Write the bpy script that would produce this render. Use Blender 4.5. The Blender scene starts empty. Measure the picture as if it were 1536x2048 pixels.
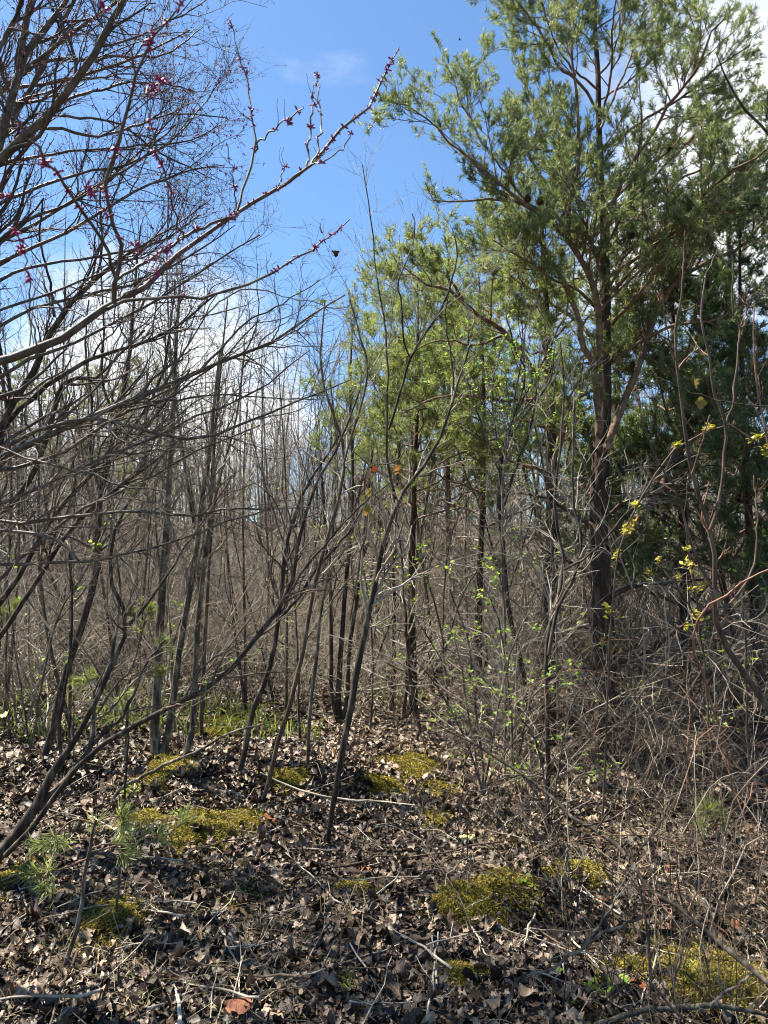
import bpy, math, random
import numpy as np
from mathutils import Vector, Matrix

# ------------------------------------------------------------------ camera, sky, sun, exposure
S = bpy.context.scene
C = S.collection
F = 1420.0                       # focal length in photograph pixels (1536 x 2048)
PITCH = math.atan(96 / F)
rng = np.random.default_rng(7)
pi = math.pi


def sstep(a, b, x):
    t = np.clip((x - a) / (b - a), 0, 1)
    return t * t * (3 - 2 * t)


def H(x, y):
    """height of the forest floor"""
    x = np.asarray(x, float); y = np.asarray(y, float)
    h = .025 * np.sin(1.3 * x + .7 * y + .4) + .02 * np.sin(2.9 * x - 1.9 * y + 1.) + .012 * np.sin(5.3 * x + 4.1 * y) + .010 * np.sin(7.7 * y - 3.7 * x + 2)
    led = 5.05 + .12 * np.sin(2.1 * x + .5) + .06 * np.sin(5 * x)
    h = h + .11 * sstep(-.13, .13, y - led) * sstep(-3.2, -2.2, x) * (1 - sstep(.2, .9, x)) * (1 - sstep(5.6, 7.5, y))
    led2 = 3.25 + .10 * np.sin(3.1 * x)
    h = h + .07 * sstep(-.1, .1, y - led2) * sstep(.1, .5, x) * (1 - sstep(3.6, 4.6, y))
    h = h + .10 * np.clip(y - 9, 0, 45) * sstep(8, 14, y) + .25 * np.sin(x * .21 + 1) * sstep(9, 20, y)
    h = h + .03 * np.clip(-x - 2, 0, 30)
    return h


CAMZ = 1.6 + float(H(0, 0))
cam = bpy.data.cameras.new('camera'); camo = bpy.data.objects.new('camera', cam); C.objects.link(camo)
cam.sensor_fit = 'VERTICAL'; cam.sensor_height = 34.6; cam.sensor_width = 34.6 * .75
cam.lens = F / 2048 * 34.6
cam.clip_start = .05; cam.clip_end = 600
cam.dof.use_dof = True; cam.dof.focus_distance = 5.0; cam.dof.aperture_fstop = 8.0
camo.location = (0, 0, CAMZ); camo.rotation_euler = (pi / 2 + PITCH, 0, 0)
S.camera = camo
S.render.resolution_x = 768; S.render.resolution_y = 1024

SUN_EL = math.radians(61); SUN_AZ = math.radians(-62)       # azimuth from straight ahead (+Y), negative = left
sdir = Vector((math.sin(SUN_AZ) * math.cos(SUN_EL), math.cos(SUN_AZ) * math.cos(SUN_EL), math.sin(SUN_EL)))

W = bpy.data.worlds.new('World'); S.world = W; W.use_nodes = True
nt = W.node_tree; nt.nodes.clear(); N = nt.nodes.new; LK = nt.links.new
sky = N('ShaderNodeTexSky'); sky.sky_type = 'NISHITA'; sky.sun_disc = False
sky.sun_elevation = SUN_EL; sky.sun_rotation = SUN_AZ
sky.air_density = 1.0; sky.dust_density = .35; sky.ozone_density = 2.5; sky.altitude = 300
tc = N('ShaderNodeTexCoord')
mp = N('ShaderNodeMapping'); mp.inputs['Scale'].default_value = (1, 1, 2.6); mp.inputs['Location'].default_value = (.3, .1, .35)
LK(tc.outputs['Generated'], mp.inputs['Vector'])
nz = N('ShaderNodeTexNoise'); nz.inputs['Scale'].default_value = 2.1; nz.inputs['Detail'].default_value = 9; nz.inputs['Roughness'].default_value = .55
LK(mp.outputs[0], nz.inputs['Vector'])


def wmath(op, a, b=None, clamp=False):
    m = N('ShaderNodeMath'); m.operation = op; m.use_clamp = clamp
    for i, v in enumerate((a, b)):
        if v is None: continue
        if isinstance(v, (int, float)): m.inputs[i].default_value = v
        else: LK(v, m.inputs[i])
    return m.outputs[0]


def blob(px, py, lo, hi):
    """a cloud bank in one direction of the sky: 1 inside, 0 outside"""
    d = Vector(((px - 768) / F, 1, -(py - 1120) / F)).normalized()
    dot = N('ShaderNodeVectorMath'); dot.operation = 'DOT_PRODUCT'; LK(tc.outputs['Generated'], dot.inputs[0]); dot.inputs[1].default_value = d
    mr = N('ShaderNodeMapRange'); mr.interpolation_type = 'SMOOTHSTEP'
    mr.inputs[1].default_value = math.cos(math.radians(lo)); mr.inputs[2].default_value = math.cos(math.radians(hi))
    LK(dot.outputs['Value'], mr.inputs[0]); return mr.outputs[0]


b1 = blob(330, 790, 15, 2); b2 = blob(1900, 230, 24, 4); b3 = blob(-500, 900, 20, 3); b4 = blob(1150, 500, 12, 2)
tot = wmath('ADD', wmath('MULTIPLY', nz.outputs['Fac'], 1.5),
            wmath('ADD', wmath('ADD', wmath('MULTIPLY', b1, .46), wmath('MULTIPLY', b2, .55)), wmath('ADD', wmath('MULTIPLY', b3, .35), wmath('MULTIPLY', b4, .1))))
cm = N('ShaderNodeMapRange'); cm.interpolation_type = 'SMOOTHSTEP'
cm.inputs[1].default_value = .92; cm.inputs[2].default_value = 1.32; LK(tot, cm.inputs[0])
mix = N('ShaderNodeMixRGB'); LK(cm.outputs[0], mix.inputs[0])
tint = N('ShaderNodeMixRGB'); tint.blend_type = 'MULTIPLY'; tint.inputs[0].default_value = 1; tint.inputs[2].default_value = (.82, 1.0, 1.10, 1)
LK(sky.outputs[0], tint.inputs[1]); LK(tint.outputs[0], mix.inputs[1])
mix.inputs[2].default_value = (6.9, 7.1, 7.3, 1)
bg = N('ShaderNodeBackground'); bg.inputs['Strength'].default_value = .060
LK(mix.outputs[0], bg.inputs['Color'])
wo = N('ShaderNodeOutputWorld'); LK(bg.outputs[0], wo.inputs['Surface'])

sl = bpy.data.lights.new('sun', 'SUN'); so = bpy.data.objects.new('sun', sl); C.objects.link(so)
sl.energy = 5.0; sl.angle = math.radians(.53); sl.color = (1, .94, .83)
so.rotation_euler = (-sdir).to_track_quat('-Z', 'Y').to_euler(); so.location = (-8, 8, 20)

S.render.engine = 'CYCLES'
S.view_settings.view_transform = 'Standard'; S.view_settings.look = 'None'; S.view_settings.gamma = 1
S.view_settings.exposure = 1.75
S.cycles.pixel_filter_type = 'BLACKMAN_HARRIS'; S.cycles.filter_width = 1.05
S.cycles.max_bounces = 6; S.cycles.diffuse_bounces = 4; S.cycles.transmission_bounces = 4; S.cycles.transparent_max_bounces = 4


# ------------------------------------------------------------------ pixels to places
def ray(px, py):
    v = Vector(((px - 768) / F, -(py - 1024) / F, -1)); v.rotate(camo.rotation_euler.to_matrix()); return v


def at(px, py, d):
    r = ray(px, py); return np.array(Vector((0, 0, CAMZ)) + r * (d / r.y))


def ground_d(px, py):
    r = ray(px, py); lo, hi = .3, 60.
    f = lambda d: CAMZ + r.z / r.y * d - float(H(r.x / r.y * d, d))
    d = lo
    while d < hi:
        if f(d) < 0: break
        d += .05
    return d - .02


def gp(px, py):
    return at(px, py, ground_d(px, py))


# ------------------------------------------------------------------ materials
def mat(name, cols, scale=(8, 8, 8), rough=.8, bump=.0, bscale=30, trans=0., spec=.3, detail=5, attr=False, dist=.01):
    m = bpy.data.materials.new(name); m.use_nodes = True; t = m.node_tree; n = t.nodes; l = t.links
    p = n['Principled BSDF']; p.inputs['Roughness'].default_value = rough; p.inputs['Specular IOR Level'].default_value = spec
    co = n.new('ShaderNodeTexCoord'); ma = n.new('ShaderNodeMapping'); ma.inputs['Scale'].default_value = scale
    l.new(co.outputs['Object'], ma.inputs[0])
    no = n.new('ShaderNodeTexNoise'); no.inputs['Scale'].default_value = 1; no.inputs['Detail'].default_value = detail
    l.new(ma.outputs[0], no.inputs['Vector'])
    cr = n.new('ShaderNodeValToRGB'); e = cr.color_ramp.elements
    while len(e) < len(cols): e.new(.5)
    for i, c in enumerate(cols):
        e[i].position = .32 + .36 * i / max(1, len(cols) - 1); e[i].color = (*c, 1)
    fac = no.outputs['Fac']
    if attr:
        at_ = n.new('ShaderNodeAttribute'); at_.attribute_name = 'tone'
        ad = n.new('ShaderNodeMath'); ad.operation = 'MULTIPLY_ADD'; l.new(no.outputs['Fac'], ad.inputs[0]); ad.inputs[1].default_value = .35
        a2 = n.new('ShaderNodeMath'); a2.operation = 'MULTIPLY_ADD'; l.new(at_.outputs['Fac'], a2.inputs[0]); a2.inputs[1].default_value = .5; a2.inputs[2].default_value = .08
        l.new(a2.outputs[0], ad.inputs[2]); fac = ad.outputs[0]
    l.new(fac, cr.inputs[0]); l.new(cr.outputs[0], p.inputs['Base Color'])
    if bump:
        n2 = n.new('ShaderNodeTexNoise'); n2.inputs['Scale'].default_value = bscale; n2.inputs['Detail'].default_value = 6
        l.new(ma.outputs[0], n2.inputs['Vector']) if scale[2] < scale[0] else l.new(co.outputs['Object'], n2.inputs['Vector'])
        if scale[2] < scale[0]: n2.inputs['Scale'].default_value = 1.6
        b = n.new('ShaderNodeBump'); b.inputs['Strength'].default_value = bump; b.inputs['Distance'].default_value = dist
        l.new(n2.outputs['Fac'], b.inputs['Height']); l.new(b.outputs[0], p.inputs['Normal'])
    if trans:
        tr = n.new('ShaderNodeBsdfTranslucent'); ms = n.new('ShaderNodeMixShader'); ms.inputs[0].default_value = trans
        br = n.new('ShaderNodeMixRGB'); br.blend_type = 'MULTIPLY'; br.inputs[0].default_value = 1; br.inputs[2].default_value = (1.25, 1.3, .8, 1)
        l.new(cr.outputs[0], br.inputs[1]); l.new(br.outputs[0], tr.inputs['Color'])
        l.new(p.outputs[0], ms.inputs[1]); l.new(tr.outputs[0], ms.inputs[2]); l.new(ms.outputs[0], n['Material Output'].inputs['Surface'])
    return m


M = {}
M['soil'] = mat('soil', [(.022, .015, .010), (.055, .038, .026), (.10, .075, .052)], (9, 9, 9), .95, .6, 60)
M['bark_dark'] = mat('dark_bark', [(.020, .014, .010), (.040, .029, .020), (.13, .105, .082)], (28, 28, 7), .85, .7, dist=.006)
M['bark_grey'] = mat('grey_bark', [(.025, .019, .013), (.085, .069, .049), (.26, .225, .175)], (26, 26, 9), .85, .8, dist=.008)
M['bark_brown'] = mat('brown_bark', [(.045, .029, .019), (.09, .06, .04), (.17, .122, .085)], (28, 28, 9), .8, .7, dist=.006)
M['bark_smooth'] = mat('smooth_bark', [(.045, .031, .021), (.085, .061, .041), (.15, .114, .08)], (30, 30, 30), .55, .25, 120, dist=.002)
M['bark_red'] = mat('reddish_cane', [(.12, .05, .03), (.2, .10, .06), (.26, .16, .10)], (20, 20, 20), .5)
M['twig_grey'] = mat('grey_twig', [(.13, .104, .078), (.25, .212, .162), (.42, .37, .295)], (6, 6, 6), .75)
M['twig_brown'] = mat('brown_twig', [(.06, .042, .029), (.115, .084, .058), (.20, .155, .11)], (6, 6, 6), .7)
M['twig_dark'] = mat('dark_twig', [(.035, .023, .018), (.065, .046, .035), (.125, .095, .073)], (6, 6, 6), .7)
M['twig_pale'] = mat('pale_twig', [(.23, .19, .145), (.38, .33, .26), (.54, .485, .395)], (7, 7, 7), .8)
M['pine_bark'] = mat('pine_bark', [(.022, .014, .010), (.055, .034, .023), (.12, .076, .052)], (34, 34, 6), .9, .9, dist=.012)
M['pine_limb'] = mat('pine_limb_bark', [(.09, .052, .032), (.165, .10, .062), (.24, .165, .11)], (22, 22, 22), .85, .5, 60, dist=.004)
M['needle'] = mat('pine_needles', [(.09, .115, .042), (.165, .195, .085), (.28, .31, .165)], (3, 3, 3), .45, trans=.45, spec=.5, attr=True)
M['needle_pale'] = mat('sunlit_pine_needles', [(.13, .16, .052), (.20, .23, .085), (.30, .325, .15)], (3, 3, 3), .5, trans=.5, spec=.5, attr=True)  # paler copy of the needles, with sunlight put into the colour
M['needle_dark'] = mat('shaded_pine_needles', [(.045, .072, .026), (.09, .122, .048), (.16, .19, .085)], (3, 3, 3), .36, trans=.25, spec=.5, attr=True)  # darker copy of the needles, with shade put into the colour
M['leaf_green'] = mat('spring_green_leaf', [(.14, .24, .025), (.23, .36, .05), (.34, .44, .09)], (5, 5, 5), .5, trans=.5, attr=True)
M['leaf_yellow'] = mat('yellow_green_leaf', [(.26, .25, .03), (.36, .33, .05), (.45, .36, .08)], (5, 5, 5), .5, trans=.45, attr=True)
M['litter'] = mat('dead_leaves', [(.014, .009, .005), (.045, .030, .020), (.108, .077, .052), (.27, .20, .138)], (14, 14, 14), .5, .35, 90, spec=.35, attr=True, dist=.003)
M['bud'] = mat('magenta_bud', [(.20, .02, .08), (.32, .04, .15), (.42, .09, .24)], (60, 60, 60), .5, trans=.2)
M['pinkbud'] = mat('pink_bud', [(.32, .13, .10), (.42, .20, .15), (.5, .27, .2)], (60, 60, 60), .6, trans=.3)
M['moss'] = mat('moss', [(.085, .072, .016), (.225, .18, .03), (.43, .345, .065)], (14, 14, 14), .85, trans=.2, attr=True)
M['straw'] = mat('dry_grass', [(.20, .15, .085), (.31, .25, .15), (.43, .36, .235)], (5, 5, 5), .7, trans=.2, attr=True)
M['grass'] = mat('green_grass', [(.09, .14, .02), (.17, .22, .04), (.26, .28, .07)], (5, 5, 5), .5, trans=.35, attr=True)
M['cone'] = mat('pine_cone', [(.05, .03, .02), (.09, .06, .04), (.14, .10, .07)], (50, 50, 50), .8)
LEAFM = [mat('dead_leaf_grey', [(.055, .040, .031), (.10, .077, .060), (.165, .13, .104)], (16, 16, 16), .5, .5, 60, spec=.4, dist=.004),
         mat('dead_leaf_brown', [(.06, .036, .022), (.11, .07, .045), (.18, .122, .083)], (16, 16, 16), .55, .5, 60, spec=.4, dist=.004),
         mat('dead_leaf_tan', [(.20, .135, .085), (.29, .205, .135), (.37, .28, .2)], (16, 16, 16), .6, .4, 60, dist=.004),
         mat('dead_leaf_dark', [(.022, .015, .011), (.042, .03, .022), (.08, .06, .046)], (16, 16, 16), .45, .5, 60, spec=.5, dist=.004),
         mat('dead_leaf_russet', [(.15, .045, .02), (.22, .075, .03), (.30, .12, .05)], (16, 16, 16), .55, .4, 60, dist=.004)]
M['leaf_ygr'] = mat('mottled_leaf', [(.10, .11, .03), (.24, .2, .05), (.34, .17, .05)], (30, 30, 30), .45, trans=.3)
M['leaf_lemon'] = mat('lemon_leaf', [(.42, .38, .12), (.52, .47, .18), (.58, .52, .25)], (30, 30, 30), .5, trans=.3)
M['leaf_redd'] = mat('red_leaf', [(.10, .02, .012), (.2, .04, .02), (.26, .09, .03)], (30, 30, 30), .45, trans=.35)
M['leaf_oran'] = mat('orange_leaf', [(.16, .07, .03), (.28, .13, .05), (.36, .2, .08)], (30, 30, 30), .5, trans=.4)
M['insect'] = mat('insect_body', [(.02, .018, .015), (.04, .035, .03), (.06, .05, .04)], (50, 50, 50), .5)


# ------------------------------------------------------------------ object helpers
def tag(o, label=None, cat=None, group=None, kind=None):
    if label: o['label'] = label
    if cat: o['category'] = cat
    if group: o['group'] = group
    if kind: o['kind'] = kind
    return o


def thing(name, label, cat, loc=(0, 0, 0), group=None):
    o = bpy.data.objects.new(name, None); C.objects.link(o); o.location = [float(v) for v in loc]
    o.empty_display_size = .1
    return tag(o, label, cat, group)


def link(name, me, parent=None, kind=None, loc=None):
    o = bpy.data.objects.new(name, me); C.objects.link(o)
    if parent is not None:
        o.parent = parent
        if loc is None: o.location = -Vector(parent.location)      # vertices are in world space
        else: o.location = loc
    elif loc is not None: o.location = [float(v) for v in loc]
    if kind: o['kind'] = kind
    return o


class MB:
    """collects vertices and faces, builds one mesh"""
    def __init__(s): s.v = []; s.f = {3: [], 4: []}; s.n = 0; s.t = []

    def add(s, v, f, tone=None):
        v = np.asarray(v, np.float32).reshape(-1, 3); f = np.asarray(f, np.int32)
        s.f[f.shape[1]].append(f + s.n); s.v.append(v); s.n += len(v)
        s.t.append(np.full(len(v), .5, np.float32) if tone is None else np.asarray(tone, np.float32))

    def mesh(s, name, m, smooth=True, origin=None):
        v = np.concatenate(s.v)
        if origin is not None: v = v - np.asarray(origin, np.float32)
        me = bpy.data.meshes.new(name)
        me.vertices.add(len(v)); me.vertices.foreach_set('co', v.ravel())
        loops = []; tots = []
        for k in (3, 4):
            if s.f[k]:
                a = np.concatenate(s.f[k]); loops.append(a.ravel()); tots.append(np.full(len(a), k, np.int32))
        loops = np.concatenate(loops); tots = np.concatenate(tots)
        me.loops.add(len(loops)); me.loops.foreach_set('vertex_index', loops)
        me.polygons.add(len(tots)); me.polygons.foreach_set('loop_start', np.concatenate([[0], np.cumsum(tots)[:-1]]).astype(np.int32))
        me.polygons.foreach_set('loop_total', tots)
        me.polygons.foreach_set('use_smooth', np.full(len(tots), smooth))
        a = me.attributes.new('tone', 'FLOAT', 'POINT'); a.data.foreach_set('value', np.concatenate(s.t))
        me.update(calc_edges=True); me.materials.append(m)
        return me


def norm(v): return v / np.maximum(np.linalg.norm(v, axis=-1, keepdims=True), 1e-9)


def tubes(mb, P, R, sides=4, lump=0., g=None):
    """P (n,k,3) centre lines, R (n,k) radii -> tapered tubes"""
    P = np.asarray(P, float); R = np.asarray(R, float)
    if P.ndim == 2: P = P[None]; R = R[None]
    n, k, _ = P.shape
    if n == 0: return
    T = np.empty_like(P); T[:, 1:-1] = P[:, 2:] - P[:, :-2]; T[:, 0] = P[:, 1] - P[:, 0]; T[:, -1] = P[:, -1] - P[:, -2]
    T = norm(T); mean = norm(P[:, -1] - P[:, 0])
    ax = np.argmin(np.abs(mean), axis=1); ref = np.zeros((n, 3)); ref[np.arange(n), ax] = 1
    U = norm(np.cross(T, ref[:, None, :])); V = np.cross(T, U)
    a = np.arange(sides) * 2 * pi / sides
    rr = R[:, :, None] * np.ones(sides)
    if lump: rr = rr * (1 + lump * (g or rng).normal(0, 1, rr.shape))
    v = P[:, :, None, :] + rr[..., None] * (U[:, :, None, :] * np.cos(a)[:, None] + V[:, :, None, :] * np.sin(a)[:, None])
    i = np.arange(n)[:, None, None] * k * sides + np.arange(k - 1)[None, :, None] * sides
    j = np.arange(sides); j2 = (j + 1) % sides
    f = np.stack([i + j, i + j2, i + sides + j2, i + sides + j], -1).reshape(-1, 4)
    tone = np.repeat(np.random.default_rng(n).uniform(0, 1, n), k * sides)
    mb.add(v, f, tone)


def spline(pts, k, jit=0., g=None):
    """Catmull-Rom through rows of pts (any width), k samples"""
    p = np.asarray(pts, float)
    if len(p) == 2: p = np.array([p[0], (p[0] + p[1]) / 2, p[1]])
    q = np.vstack([2 * p[0] - p[1], p, 2 * p[-1] - p[-2]])
    seg = np.concatenate([[0], np.cumsum(np.linalg.norm(np.diff(p[:, :3], axis=0), axis=1))])
    s = np.linspace(0, seg[-1], k); i = np.clip(np.searchsorted(seg, s, side='right') - 1, 0, len(p) - 2)
    t = ((s - seg[i]) / np.maximum(seg[i + 1] - seg[i], 1e-9))[:, None]
    a, b, c, d = q[i], q[i + 1], q[i + 2], q[i + 3]
    o = .5 * (2 * b + (c - a) * t + (2 * a - 5 * b + 4 * c - d) * t ** 2 + (3 * b - a - 3 * c + d) * t ** 3)
    if jit:
        o[1:-1, :3] += (g or rng).normal(0, jit, (k - 2, 3))
    return o


def trace(s, d0=None, d1=None, k=14, jit=0., bend=0.):
    """'x,y,w x,y,w ...' in photograph pixels with a distance from d0 to d1 -> centre line and radii"""
    raw = [[float(u) for u in q.split(',')] for q in s.split()]
    n = len(raw); w = [r[2] if len(r) > 2 else None for r in raw]
    ki = [i for i in range(n) if w[i] is not None]
    w = np.interp(range(n), ki, [w[i] for i in ki])
    if d0 is None: d0 = ground_d(raw[0][0], raw[0][1])
    if d1 is None: d1 = d0
    L = np.concatenate([[0], np.cumsum([math.hypot(raw[i + 1][0] - raw[i][0], raw[i + 1][1] - raw[i][1]) for i in range(n - 1)])]); L = L / max(L[-1], 1e-6)
    rows = []
    for i, r in enumerate(raw):
        d = d0 + (d1 - d0) * L[i] + bend * math.sin(pi * L[i])
        rows.append([*at(r[0], r[1], d), max(w[i], .7) * .5 * d / F])
    o = spline(rows, k, jit)
    return o[:, :3], np.maximum(o[:, 3], .0006)


def spawn(P, R, n, t0, t1, ang, ln, k, up=0., wander=.1, rr=.6, rmin=.0008, g=None, tap=.35, tpow=1., bias=None, shrink=.5):
    """side shoots along parent tubes; n per parent"""
    g = g or rng; P = np.asarray(P); R = np.asarray(R)
    if P.ndim == 2: P = P[None]; R = R[None]
    Nn, K, _ = P.shape
    if np.isscalar(n): n = np.full(Nn, n)
    idx = np.repeat(np.arange(Nn), n); m = len(idx)
    t = t0 + (t1 - t0) * g.uniform(0, 1, m) ** tpow
    f = t * (K - 1) * .9999; i = f.astype(int); a = (f - i)[:, None]
    b = P[idx, i] * (1 - a) + P[idx, i + 1] * a; tan = norm(P[idx, i + 1] - P[idx, i])
    r = R[idx, i] * (1 - a[:, 0]) + R[idx, i + 1] * a[:, 0]
    perp = norm(np.cross(tan, g.normal(0, 1, (m, 3))))
    th = g.uniform(ang[0], ang[1], m)[:, None]
    d = tan * np.cos(th) + perp * np.sin(th)
    if bias is not None: d = norm(d + np.asarray(bias))
    L = g.uniform(ln[0], ln[1], m) * (1 - shrink * t)
    out = np.empty((m, k, 3)); out[:, 0] = b
    st = (L / (k - 1))[:, None]
    for q in range(1, k):
        d = norm(d + g.normal(0, wander, (m, 3)) + np.array([0, 0, up])); out[:, q] = out[:, q - 1] + d * st
    r0 = np.maximum(np.minimum(r * rr, L * .02 + .0007), rmin)
    return out, np.maximum(r0[:, None] * np.linspace(1, tap, k), rmin * .6)


def ups(P, k):
    """resample many lines to k points so they can be stacked"""
    return np.stack([spline(p, k) for p in P])


def rot(yaw, pit, rol):
    cy, sy, cp, sp, cr, sr = np.cos(yaw), np.sin(yaw), np.cos(pit), np.sin(pit), np.cos(rol), np.sin(rol)
    z = np.zeros_like(cy); o = np.ones_like(cy)
    A = np.stack([cy, -sy, z, sy, cy, z, z, z, o], -1).reshape(-1, 3, 3)
    B = np.stack([cp, z, sp, z, o, z, -sp, z, cp], -1).reshape(-1, 3, 3)
    D = np.stack([o, z, z, z, cr, -sr, z, sr, cr], -1).reshape(-1, 3, 3)
    return A @ B @ D


OUT = np.array([[.04, .55, .30, .82, .42, .95, .50, .62, .06], [.05, .45, .80, .98, 1., .90, .70, .42, .03],
                [.06, .35, .9, .45, 1., .5, .8, .30, .04], [.05, .60, .95, .80, .98, .62, .75, .35, .03],
                [.05, .7, 1., .98, .92, .8, .6, .35, .03]])


def leaves(mb, pos, L, yaw, pit, rol, st=7, curl=1., g=None, wid=.36, tone=None, flat=False):
    """many curled leaves at once: st stations along the midrib, three columns"""
    g = g or rng; n = len(pos); u = np.linspace(0, 1, st)
    prof = np.stack([np.interp(u, np.linspace(0, 1, 9), o) for o in OUT])[g.integers(0, len(OUT), n)]
    wl = prof * g.uniform(.68, 1.18, (n, st)); wr = prof * g.uniform(.68, 1.18, (n, st))
    L = np.asarray(L)[:, None]
    ca = g.normal(0, .75, (n, 1)) * curl; cb = g.normal(0, 1.1, (n, 1)) * curl; ph = g.uniform(0, 6, (n, 1)); tw = g.normal(0, .8, (n, 1)) * curl
    x = (u - .5)[None] * L; w = L * wid
    cr = .06 * curl
    v = np.empty((n, st, 3, 3))
    zc = cb * (u[None] - .5) ** 2 * L + cr * L * np.sin(5 * u[None] + ph)
    for c, (sg, wd) in enumerate(((-1, wl), (0, wl * 0), (1, wr))):
        v[:, :, c, 0] = x; v[:, :, c, 1] = sg * wd * w
        v[:, :, c, 2] = zc + (np.abs(ca) * .8 + ca * .4) * wd * w * abs(sg) + tw * (u[None] - .5) * sg * wd * w + g.normal(0, .085 * curl, (n, st)) * L * abs(sg)
    v = np.einsum('nij,nscj->nsci', rot(yaw, pit, rol), v) + np.asarray(pos)[:, None, None, :]
    i = np.arange(n)[:, None, None] * st * 3 + np.arange(st - 1)[None, :, None] * 3 + np.arange(2)[None, None, :]
    f = np.stack([i, i + 1, i + 4, i + 3], -1).reshape(-1, 4)
    tn = g.uniform(0, 1, n) if tone is None else tone
    mb.add(v, f, np.repeat(tn, st * 3))


def blades(mb, base, d, L, w, g=None, tone=None, droop=.5):
    """bent grass blades / long strips: 3 stations"""
    g = g or rng; n = len(base); d = norm(d); s = norm(np.cross(d, g.normal(0, 1, (n, 3)))); L = np.asarray(L)[:, None]; w = np.asarray(w)[:, None] if not np.isscalar(w) else w
    out = d * [1, 1, 0]; v = np.empty((n, 5, 3))
    mid = base + d * L * .55; tip = base + d * L * .9 + out * L * droop - np.array([0, 0, 1]) * L * droop * .45
    v[:, 0] = base - s * w; v[:, 1] = base + s * w; v[:, 2] = mid - s * w * .8; v[:, 3] = mid + s * w * .8; v[:, 4] = tip
    i = np.arange(n)[:, None] * 5
    mb.add(v, (i + [0, 1, 3, 2]), np.repeat(g.uniform(0, 1, n) if tone is None else tone, 5))
    mb.f[3].append((i + [2, 3, 4]).astype(np.int32) + (mb.n - n * 5))


def needles(mb, P, per, L, w, g=None, t0=.25, spread=(.45, 1.1)):
    """needles round the outer part of every shoot P (n,k,3)"""
    g = g or rng; n, k, _ = P.shape; idx = np.repeat(np.arange(n), per); m = len(idx)
    t = g.uniform(t0, 1, m); f = t * (k - 1) * .9999; i = f.astype(int); a = (f - i)[:, None]
    b = P[idx, i] * (1 - a) + P[idx, i + 1] * a; tan = norm(P[idx, i + 1] - P[idx, i])
    perp = norm(np.cross(tan, g.normal(0, 1, (m, 3)))); th = g.uniform(*spread, m)[:, None]
    d = tan * np.cos(th) + perp * np.sin(th) + np.array([0, 0, .08]); ln = g.uniform(L[0], L[1], m)[:, None]
    s = norm(np.cross(d, g.normal(0, 1, (m, 3)))) * w
    v = np.stack([b - s, b + s, b + d * ln * .6 + s * .9, b + d * ln + g.normal(0, .004, (m, 3))], 1)
    j = np.arange(m)[:, None] * 4
    tone = np.clip(np.repeat(g.uniform(.1, .9, n), per) + g.normal(0, .18, m), 0, 1)
    mb.add(v, j + [0, 1, 2, 3], np.repeat(tone, 4))


def inst(name, src, parent, loc, rz=0, sc=1., kind=None):
    o = bpy.data.objects.new(name, src); C.objects.link(o); o.parent = parent
    o.location = loc; o.rotation_euler = (0, 0, rz); o.scale = (sc,) * 3
    if kind: o['kind'] = kind
    return o


# ------------------------------------------------------------------ the setting: forest floor
ys = np.concatenate([np.linspace(-8, 0, 30)[:-1], np.linspace(0, 8, 170)[:-1], np.linspace(8, 20, 90)[:-1], np.geomspace(20, 260, 60)])
xs = np.concatenate([-np.geomspace(7, 220, 46)[::-1][:-1], np.linspace(-7, 7, 190), np.geomspace(7, 220, 46)[1:]])
X, Y = np.meshgrid(xs, ys); Z = H(X, Y); v = np.stack([X, Y, Z], -1).reshape(-1, 3)
nx = len(xs); a = (np.arange(len(ys) - 1)[:, None] * nx + np.arange(nx - 1)[None]).ravel()
mb = MB(); mb.add(v, np.stack([a, a + 1, a + nx + 1, a + nx], 1))
floor = link('forest_floor', mb.mesh('forest_floor', M['soil']), kind='structure')


MOSS = [(215, 1842, 95, 60, 'bright yellow moss cushion beside the bent pine seedling at the lower left', .05),
        (340, 1540, 105, 44, 'olive moss hump below the pair of grey trunks on the left', .06),
        (400, 1662, 120, 58, 'widest moss hump in the left half, in front of the leaning stems', .08),
        (285, 1650, 90, 34, 'moss hump right behind the green pine seedling', .06),
        (480, 1640, 90, 26, 'flat yellow moss strip right of the widest left moss hump', .03),
        (575, 1560, 80, 24, 'low moss strip along the leaf ledge in the middle', .05),
        (830, 1536, 90, 34, 'dull dark moss mound in the sunny clearing', .06),
        (775, 1582, 90, 14, 'thin moss strip at the right end of the leaf ledge', .03),
        (880, 1592, 70, 16, 'small moss patch below the dull mound of the clearing', .03),
        (920, 1800, 130, 50, 'mossy bank under the yellow fallen leaf pair', .06),
        (1010, 1775, 110, 44, 'greenish moss bank right of the yellow fallen leaves', .05),
        (1160, 1745, 90, 30, 'moss patch beneath the bramble tangle', .04),
        (872, 1640, 60, 28, 'small round moss tuft above the yellow fallen leaves', .04),
        (915, 1958, 90, 30, 'yellow moss tuft at the bottom right of the middle', .03),
        (1425, 1955, 200, 100, 'large sunlit golden moss cushion in the lower right corner', .06),
        (1255, 1945, 120, 36, 'thin grassy moss mat left of the golden corner cushion', .03),
        (15, 1772, 90, 40, 'moss patch cut by the left picture edge', .04),
        (712, 1778, 50, 20, 'tiny moss patch in the middle of the foreground leaves', .03),
        (445, 1446, 70, 20, 'far yellow moss patch on the left by the grassy strip', .05),
        (430, 1466, 60, 18, 'far pale moss patch in front of the other far one', .04)]
ELL = []
for px, py, w, h, lab, hh in MOSS:
    d = ground_d(px, py); c = gp(px, py); a = w / F * d * .52; ELL.append((c[0], c[1], a, min(h / F * d * d / 1.6 * .55, a * 1.6)))


def scatter(n, y0, y1, pw, side=.62, pad=.4):
    y = y0 + (y1 - y0) * rng.uniform(0, 1, n) ** pw; x = rng.uniform(-1, 1, n) * (y * side + pad)
    return np.stack([x, y, H(x, y)], 1)


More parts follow.
